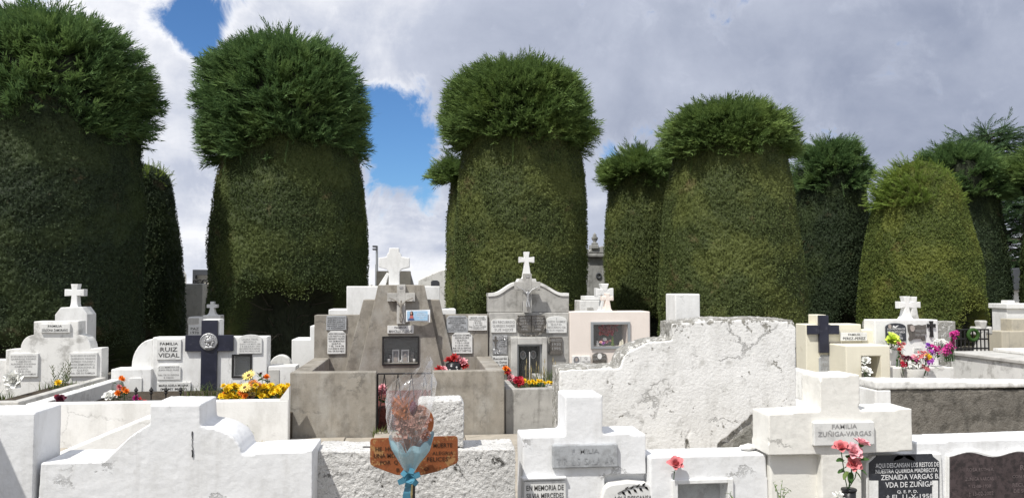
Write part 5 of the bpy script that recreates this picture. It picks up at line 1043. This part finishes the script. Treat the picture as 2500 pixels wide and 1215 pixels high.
for k in range(14):
    q = at(115+random.uniform(0, 60), 880+random.uniform(-8, 40), 10.1); b_ = Vector((PX(145, 10.1)+random.uniform(-.1, .1), 10.1, .33)); mb.tube([b_, b_.lerp(q, .5)+Vector((random.uniform(-.02, .02), 0, 0)), q], .003, 4)
    for j in range(6): s = b_.lerp(q, .4+.1*j); mb.tube([s, s+Vector((random.uniform(-.04, .04), 0, random.uniform(.01, .05)))], [.004, .002], 4)
mb.build('blades', 'weed', T2, kind='stuff')
patch('single yellow flower among the weeds of the far left tomb', 'flower', 'yellow_flower', [(142, 934, 'yellow', 1, 'pom')], ['yellow'], .045, 9.9, leaves=3)
T2 = thing('white_bloom', 'withered white flower on the kerb at far left', 'flower', at(34, 930, 9.4)); flower(T2, 'rose', ('white_petal', 'stem'), .09, at(36, 928, 9.4), (0, -.8, .3)); flower(T2, 'rose', ('white_petal', 'stem'), .07, at(30, 922, 9.4), (0, -.8, .3))
Y = 11.3; T = thing('cross_headstone', 'bright white chamfered headstone with a flared cross behind the far left tomb', 'headstone', base(174, Y))
mb = MB(); mb.prism(foot([(134, 768), (148, 750), (200, 749), (213, 767)], Y, 134, 213), Y, Y+.30); mb.build('slab', 'white', T, bevel=.008)
mb = MB(); mb.prism(cross_poly(PX(181, Y+.08, 720), PZ(751, Y+.08, 181), PZ(693, Y+.08, 181), 43*Y/F, 12*Y/F, .02, PZ(714, Y+.08, 181), 13*Y/F, .02), Y+.08, Y+.20); mb.build('cross', 'white', T, bevel=.005)

# --- cream tomb with black cross (right)
YB = 10.2; YX = 9.75
T = thing('family_tomb', 'cream tomb with a black cross and a niche box holding a white flower', 'tomb', base(2060, YX))
mb = MB(); mb.box(PX(1969, YB), PX(2105, YB), YB, YB+.30, -.02, PZ(791, YB, 2040)); mb.build('headstone', 'cream', T, bevel=.012); mb = MB(); mb.box(PX(2105, YB)+.001, PX(2151, YB), YB+.002, YB+.28, -.02, PZ(805, YB, 2128)); mb.build('headstone_step', 'cream', T, bevel=.012)
mb = MB(); mb.box(PX(1996, YB), PX(2020, YB), YB+.003, YB+.24, PZ(792, YB, 2010), PZ(768, YB, 2010)); mb.build('cross_backing', 'cream', T, bevel=.01)
X = lambda a: PX(a, YB, 830); Z = lambda b_: PZ(b_, YB, 2010); yc = YB-.05
mb = MB(); mb.box(X(1997), X(2019.5), yc, YB-.001, Z(860), Z(769)); mb.box(X(1969.5), X(1997)-.0005, yc+.001, YB-.001, Z(815), Z(793)); mb.box(X(2019.5)+.0005, X(2045), yc+.001, YB-.001, Z(815), Z(793)); mb.build('black_cross', 'navy', T, bevel=.004)
plaque(T, 2052, 2115, 811, 831, YB-.05, [("FAMILIA", .8), ("PEREZ-PEREZ", 1.05)], 'marble', 'letter', thick=.02, fill=.95); plaque(T, 2025, 2052, 834, 858, YB, [], 'bronze', thick=.02); plaque(T, 1999, 2052, 866, 912, YB, ["JOSE PEREZ", "1920 - 1987", "Q.E.P.D."], 'marble_grey', 'letter_soft', 'chamfer')
mb = MB(); mb.box(PX(2066, YX), PX(2174, YX), YX, YB-.001, -.02, PZ(843, YX, 2120)); o = mb.build('niche_box', 'cream', T); nr = rect(2104, 2151, 869, 928, YX); ncut(o, *nr, YX, .26); bv = o.modifiers.new('bevel', 'BEVEL'); bv.width = .012; bv.limit_method = 'ANGLE'; bv.segments = 2
mb = MB(); mb.box(nr[0]-.001, nr[1]+.001, YX+.235, YX+.25, nr[2], nr[3]); mb.build('niche_back', 'concrete_grey', T)
patch('white artificial roses leaning out of the cream niche box', 'flowers', 'white_roses', [(2113, 880, 'white_petal', 1, 'rose'), (2108, 884, 'white_petal', .7, 'rose'), (2114, 907, 'white_petal', 1.2, 'rose'), (2108, 905, 'white_petal', .8, 'rose')], ['white_petal'], .055, YX-.05, leaves=4)

# --- white tomb with coloured flowers
YB = 10.15
T = thing('family_tomb', 'white tomb with dark plaque, bronze scroll and masses of coloured flowers', 'tomb', base(2220, YB))
mb = MB(); mb.box(PX(2138, YB), PX(2293, YB), YB, YB+.28, -.02, PZ(780, YB, 2215)); mb.build('headstone', 'white', T, bevel=.012); mb = MB(); mb.box(PX(2140, YB), PX(2294, YB), YB-.30, YB-.001, -.02, PZ(897, YB-.3, 2215)); mb.build('shelf', 'white_worn', T, bevel=.012)
mb = MB(); mb.prism(cross_poly(PX(2215, YB+.08, 750), PZ(781, YB+.08, 2215), PZ(723, YB+.08, 2215), 44*YB/F, 11*YB/F, .035, PZ(744, YB+.08, 2215), 12*YB/F, .075), YB+.08, YB+.18); mb.build('cross', 'white', T, bevel=.006)
plaque(T, 2161, 2210, 788, 832, YB, ["", ("A LA MEMORIA DE", 1), ("ROSALBA SOTO GARCIA", 1.1), "Q.E.P.D.", "18-9-1970"], 'granite_black', 'letter_white', 'arch', thick=.02)
x0, x1, z0, z1 = rect(2161, 2210, 788, 832, YB); mb = MB(); mb.prism([(x0+.055+.022*math.cos(2*PI*k/16), z1-.045+.030*math.sin(2*PI*k/16)) for k in range(16)], YB-.026, YB-.02); mb.build('oval_photo', 'photo_skin', T); mb = MB(); mb.prism([(x0+.09, z1-.05), (x0+.13, z1-.07), (x0+.18, z1-.03), (x0+.15, z1-.035), (x0+.13, z1-.05), (x0+.11, z1-.03)], YB-.026, YB-.021); mb.build('dove_emblem', 'letter_white', T)
x0, x1, z0, z1 = rect(2215, 2260, 790, 832, YB); w_ = x1-x0; h = z1-z0
sc2 = [(0, .95), (.2, 1), (.35, .9), (.6, .95), (.8, .92), (1, .97), (.97, .75), (1, .45), (.92, .3), (.95, .05), (.8, 0), (.72, .15), (.3, .12), (.12, 0), (.04, .1), (.1, .35), (.02, .6)]
mb = MB(); mb.prism([(x0+w_*a, z0+h*b_) for a, b_ in sc2], YB-.022, YB+.005); o = mb.build('bronze_scroll', 'bronze', T, bevel=.004); mb = MB(); mb.prism([(x0+w_*.22+.032*math.cos(2*PI*k/16), z1-.06+.042*math.sin(2*PI*k/16)) for k in range(16)], YB-.032, YB-.02); mb.build('oval_photo', 'photo_skin', o); lettering(o, ["MANUEL SOTO", "1921-1994"], x0+w_*.35, x1-.01, z0+h*.2, z0+h*.75, YB-.0245, 'letter_soft')
mb = MB(); mb.prism(cross_poly(PX(2272, YB, 800), PZ(822, YB, 2272), PZ(783, YB, 2272), 22*YB/F, 5.5*YB/F, .02, PZ(794, YB, 2272), 6*YB/F, .012), YB-.03, YB-.002); mb.build('iron_cross', 'iron', T, bevel=.003)
plaque(T, 2230, 2250, 848, 858, YB, ["FAMILIA", "SOTO GARCIA"], 'marble', 'letter_soft', thick=.012)
Yv = YB-.42; zt = PZ(899, Yv, 2228); mb = MB(); c = (PX(2228, Yv), Yv, zt-.32); mb.lathe([(.07, 0), (.10, .16), (.150, .315), (.14, .318)], c, 20); mb.build('flower_pot', 'concrete_pale', loc=c, label='pale conical pot under the mixed coloured flowers', cat='pot', smooth=True)
patch('lime green rose beside the dark plaque', 'flower', 'lime_rose', [(2178, 828, 'lime', 1.3, 'rose'), (2176, 834, 'lime', 1.0, 'rose'), (2184, 834, 'lime', 1.0, 'rose')], ['lime'], .065, YB-.15, leaves=26, spread=16, leafm='leaf')
patch('small coral pink blossoms right of the lime green rose', 'flowers', 'coral_flowers', [(2196+random.uniform(-6, 12), 832+i*4+random.uniform(-2, 2), random.choice(('rose_pink', 'blush', 'red'))) for i in range(13)], ['red'], .030, YB-.17, leaves=8)
def mass(label, pts, r_, Y, n): return patch(label, 'flowers', 'flower_bunch', [(a+random.uniform(-w2, w2), b_+random.uniform(-h2, h2), c_, random.uniform(.8, 1.15), 'cluster') for (a, b_, w2, h2, c_, q) in pts for _ in range(q)], ['pink'], r_, Y, leaves=n, kind='cluster')
mass('mixed bunch of dark, white, red, yellow and violet flowers in the conical pot', [(2212, 876, 7, 7, 'wine', 4), (2209, 892, 8, 5, 'crimson', 4), (2232, 880, 8, 6, 'magenta', 4), (2236, 892, 14, 7, 'white_petal', 7), (2253, 868, 8, 12, 'rose_pink', 5), (2265, 868, 6, 5, 'yellow', 4), (2266, 884, 7, 9, 'violet', 5), (2226, 872, 5, 4, 'pink', 2), (2254, 898, 8, 4, 'rose_pink', 3)], .042, YB-.42, 22)
mass('purple and magenta bunch between the iron cross and the mixed bunch', [(2278, 858, 16, 9, 'violet', 4), (2285, 852, 12, 8, 'magenta', 8), (2270, 846, 6, 4, 'purple', 3)], .042, YB-.22, 10)
mass('white blossoms above the magenta wreath', [(2295, 834, 16, 6, 'white_petal', 9)], .038, YB-.2, 3)
mass('upright magenta flower wreath at the corner of the white tomb', [(2326, 816, 8, 6, 'magenta', 8), (2327, 832, 7, 8, 'magenta', 8), (2318, 850, 11, 9, 'magenta', 11), (2308, 862, 8, 5, 'magenta', 5)], .042, YB-.24, 6)
Y = 11.2; T = thing('cross_headstone', 'weathered grey headstone with a stained cross right behind the coloured flowers', 'headstone', base(2290, Y)); mb = MB(); mb.box(PX(2126, Y), PX(2336, Y), Y, Y+.22, -.02, PZ(784, Y, 2280)); mb.build('slab', 'lichen', T, bevel=.012)
mb = MB(); mb.prism(cross_poly(PX(2233, Y+.05, 750), PZ(786, Y+.05, 2233), PZ(724, Y+.05, 2233), 34*Y/F, 12*Y/F, .02, PZ(744, Y+.05, 2233), 13*Y/F, .08), Y+.05, Y+.18); mb.build('cross', 'white_worn', T, bevel=.006)
# --- long slab tomb at right edge
Yf = 10.7; zt = PZ(857, Yf, 2322); xl = PX(2322, Yf)
T = thing('slab_tomb', 'long pale concrete tomb slab running to the right edge', 'tomb', (xl+.8, 9, 0)); mb = MB(); mb.box(xl, xl+2.4, 7.4, Yf, -.02, zt-.05); mb.build('body', 'white_worn', T, bevel=.012); mb = MB(); mb.box(xl-.03, xl+2.42, 7.35, Yf+.03, zt-.049, zt); mb.build('top_slab', 'concrete_pale', T, bevel=.01)
p = at(2490, 858, 10.2); mb = MB(); mb.box(p.x-.10, p.x+.6, 9.7, 10.6, zt+.001, zt+.05); mb.build('loose_slab', 'white_worn', loc=(p.x, 10.2, zt), label='thin white slab lying on the long tomb at the right edge', cat='slab', bevel=.012)
Y = 12.2; T = thing('iron_railing', 'dark iron grave railing left of the stone cross at the right', 'railing', base(2375, Y)); mb = MB(); z0, z1 = .6, PZ(804, Y, 2375)
for zz_ in (z0, (z0+z1)/2, z1): mb.tube([(PX(2338, Y), Y, zz_), (PX(2416, Y), Y, zz_)], .014, 6)
mb.build('rail', 'iron', T)
for k in range(9): mb = MB(); xx = PX(2338+k*9.7, Y); mb.tube([(xx, Y, 0), (xx, Y, z1)], .011, 6); mb.build('bar', 'iron', T)
mb = MB(); c = at(2376, 817, Y-.05); mb.tube([c+Vector((.085*math.cos(a), 0, .085*math.sin(a))) for a in [k*PI/10 for k in range(21)]], .028, 8); mb.build('wreath', 'leaf', loc=c, label='dark round wreath hanging on the iron grave railing', cat='wreath')
Y = 13; T = thing('stone_cross', 'grey stone cross with rounded arms behind the iron grave railing', 'cross', base(2403, Y)); cx = PX(2403, Y, 815)
mb = MB(); mb.prism(cross_poly(cx, PZ(870, Y, 2403), PZ(782, Y, 2403), 50*Y/F, 15*Y/F, .06, PZ(807, Y, 2403), 15*Y/F, .14), Y, Y+.16); mb.build('cross', 'concrete_pale', T, bevel=.03); mb = MB(); mb.box(cx-.3, cx+.3, Y-.1, Y+.3, -.02, PZ(868, Y, 2403)); mb.build('plinth', 'concrete_grey', T, bevel=.01)
Y = 13.5; T = thing('family_tomb', 'beige and white stepped tomb at the right edge', 'tomb', base(2490, Y)); mb = MB(); tombbox(mb, 2448, 2560, 808, Y, .4); mb.build('lower_block', 'beige', T, bevel=.012); mb = MB(); tombbox(mb, 2474, 2560, 778, Y+.05, .3); mb.build('middle_block', 'beige', T, bevel=.012); mb = MB(); tombbox(mb, 2462, 2560, 752, Y+.45, .4); mb.build('upper_block', 'white', T, bevel=.012)
mb = MB(); pbox(mb, 2458, 2560, 741, 753, Y+.40, .5); mb.build('cornice', 'white', T, bevel=.01); mb = MB(); pbox(mb, 2462, 2478, 733, 742, Y+.45, .2); mb.build('corner_block', 'white', T, bevel=.01)

# ================================================================== FAR THINGS between the trees
Y = 19; T = thing('mausoleum', 'flat roofed grey mausoleum between the two leftmost trees', 'mausoleum', base(480, Y)); mb = MB(); tombbox(mb, 425, 491, 692, Y, 2.4); mb.build('wall', 'concrete_pale', T, bevel=.02); mb = MB(); tombbox(mb, 493, 560, 690, Y+.5, 2.0); mb.build('side_wall', 'beige', T, bevel=.02)
mb = MB(); pbox(mb, 490, 515, 726, 770, Y+.3, .19); mb.build('doorway', 'slate', T)
mb = MB(); pbox(mb, 470, 476, 658, 694, Y+1.5, .3); pbox(mb, 476, 520, 658, 671, Y+1.5, .3); mb.build('portal_frame', 'slate', T); mb = MB(); pbox(mb, 476, 515, 671, 692, Y+1.7, .3); mb.build('upper_wall', 'concrete_pale', T)
mb = MB(); mb.prism(pp([(510, 692), (528, 625), (545, 625), (545, 692)], Y+1.0), Y+1.0, Y+1.3); mb.build('slanted_pillar', 'slate', T)
mb = MB()
for cxp in (478, 487, 500): mb.tube([at(cxp+6*math.cos(a), 688+5*math.sin(a), Y+.3) for a in [k*PI/8 for k in range(15)]], .02, 5)
mb.build('iron_scroll', 'iron', T); mb = MB(); mb.tube([at(445, 692, Y+.3), at(445, 668, Y+.3), at(450, 664, Y+.3), at(453, 670, Y+.3), at(453, 692, Y+.3)], .025, 5); mb.build('vent_pipe', 'porcelain', T)
Y = 13.6; T = thing('cross_headstone', 'small stepped white tomb with a little cross, behind the black cross tomb', 'headstone', base(500, Y)); mb = MB(); tombbox(mb, 457, 492, 773, Y, .3); mb.box(PX(492, Y), PX(535, Y), Y+.002, Y+.28, -.02, PZ(769, Y, 512)); mb.build('steps', 'white', T, bevel=.01); mb = MB(); mb.prism(cross_poly(PX(515, Y, 755), PZ(770, Y, 515), PZ(736, Y, 515), 24*Y/F, 8*Y/F, .0, PZ(747, Y, 515), 8*Y/F, .06), Y+.05, Y+.17); mb.build('cross', 'white', T, bevel=.006)
plaque(T, 458, 486, 776, 790, Y, [], 'concrete_pale', thick=.01); plaque(T, 460, 492, 796, 818, Y, ["PAZ", "1970"], 'marble', 'letter', thick=.01)
Y = 16; T = thing('gate_pillars', 'pair of beige pillars behind the ringed white cross', 'pillars', base(958, Y))
for a, b_ in ((917, 946), (974, 1001)): mb = MB(); tombbox(mb, a, b_, 661, Y, .4); mb.build('pillar', 'beige', T, bevel=.015)
mb = MB(); mb.prism(pp([(1001, 662), (1012, 700), (1001, 700)], Y)+[], Y+.02, Y+.35); mb.build('side_fin', 'concrete_grey', T)
Y = 24; T = thing('mausoleum', 'pale gabled mausoleum with a dark vent, left of the curved pediment tomb tree', 'mausoleum', base(1060, Y)); mb = MB(); mb.prism(foot([(1021, 696), (1021, 683), (1068, 662), (1090, 656), (1140, 690)], Y, 1021, 1140), Y, Y+3); mb.build('wall', 'white_worn', T, bevel=.03); mb = MB(); mb.prism(pp([(1052, 699), (1052, 687), (1057, 684), (1067, 684), (1072, 687), (1072, 699)], Y-.02), Y-.02, Y+.02); mb.build('vent', 'slate', T)
Y = 30; T = thing('street_lamp', 'slim grey lamp post with floodlights left of the ringed white cross', 'lamp post', base(920, Y)); mb = MB(); mb.tube([(PX(920, Y), Y, 0), at(920, 600, Y)], [.06, .045], 8); mb.build('post', 'zinc', T); 
for dy in (0, 7): mb = MB(); pbox(mb, 909, 921, 599+dy, 603+dy, Y-.1, .25); mb.build('lamp_head', 'slate', T, bevel=.02)
mb = MB(); tombbox(mb, 914, 919, 645, Y, .2); mb.build('cabinet', 'zinc', T)
Y = 23; T = thing('mausoleum', 'tall grey mausoleum with cornice and urn finial, right of the tallest middle tree', 'mausoleum', base(1480, Y)); mb = MB(); tombbox(mb, 1436, 1560, 628, Y, 3); mb.build('wall', 'mausoleum', T, bevel=.03); mb = MB(); pbox(mb, 1432, 1564, 619, 628, Y-.12, 3.3); mb.build('cornice', 'mausoleum', T, bevel=.03)
mb = MB(); mb.prism(pp([(1434, 618), (1445, 606), (1500, 594), (1564, 606), (1566, 618)], Y-.1), Y-.1, Y+2.6); mb.build('pediment', 'mausoleum', T, bevel=.02); mb = MB(); pbox(mb, 1444, 1462, 597, 607, Y-.15, .4); mb.build('acroterion', 'mausoleum', T, bevel=.02)
c = at(1452, 597, Y); mb = MB(); mb.lathe([(.10, 0), (.10, .04), (.04, .08), (.09, .15), (.10, .20), (.05, .25), (.06, .28), (.02, .33), (.005, .36)], c, 12); mb.build('urn_finial', 'mausoleum', T, smooth=True)
mb = MB(); c = at(1462, 673, Y-.02); mb.tube([c+Vector((.07*math.cos(a), 0, .07*math.sin(a))) for a in [k*PI/8 for k in range(17)]], .02, 6); mb.build('wreath_relief', 'slate', T)
Y = 14.2; T = thing('family_tomb', 'stepped white tomb top between the middle tree and the white flared cross', 'tomb', base(1440, Y)); mb = MB(); tombbox(mb, 1416, 1480, 733, Y, .5); mb.build('lower_wall', 'white_worn', T, bevel=.012); mb = MB(); pbox(mb, 1428, 1480, 722, 732, Y+.05, .4); mb.build('upper_step', 'white', T, bevel=.01); mb = MB(); pbox(mb, 1434, 1448, 750, 762, Y-.02, .1); mb.build('small_block', 'concrete_grey', T)
Y = 26; T = thing('mausoleum', 'dark roofed chapel seen between the trees at the far right', 'mausoleum', base(2470, Y)); mb = MB(); tombbox(mb, 2440, 2580, 700, Y, 3); mb.build('wall', 'white', T, bevel=.03); mb = MB(); mb.prism(pp([(2436, 708), (2447, 672), (2475, 655), (2580, 650), (2585, 708)], Y-.2), Y-.2, Y+3.1); mb.build('roof', 'slate', T, bevel=.02)
Y = 46
for i, (a, b_, y_) in enumerate(((380, 700, 692), (700, 905, 694), (905, 1150, 697), (1380, 1640, 690), (2050, 2160, 680), (2420, 2700, 685))):
    mb = MB(); tombbox(mb, a, b_, y_, Y+i*.3, 1.2); mb.build('distant_tomb', ['concrete_pale', 'white_worn', 'beige'][i % 3], loc=base((a+b_)/2, Y), label=['distant pale tomb row left of the second tree', 'distant white tomb row behind the second tree', 'distant beige tomb row behind the ringed white cross', 'distant pale tomb row behind the tall grey mausoleum', 'distant white tomb row in the gap left of the golden tree', 'distant beige tomb row at the far right'][i], cat='tomb', group='distant tomb rows', bevel=.03)

# weeds on the path, fallen twigs
sprig('thin weed growing at the foot of the white kerb left of the concrete enclosure', 600, 1075, 1034, 8.25, seed=11, n=5)
T2 = thing('grass_tuft', 'dry grass along the foot of the white kerb', 'plant', (PX(640, 8.28), 8.28, .03)); mb = MB()
for i in range(14): blades(mb, (PX(590+i*8, 8.27), 8.27, .03), 12, .05, .05, .003)
mb.build('blades', 'straw', T2, kind='stuff')
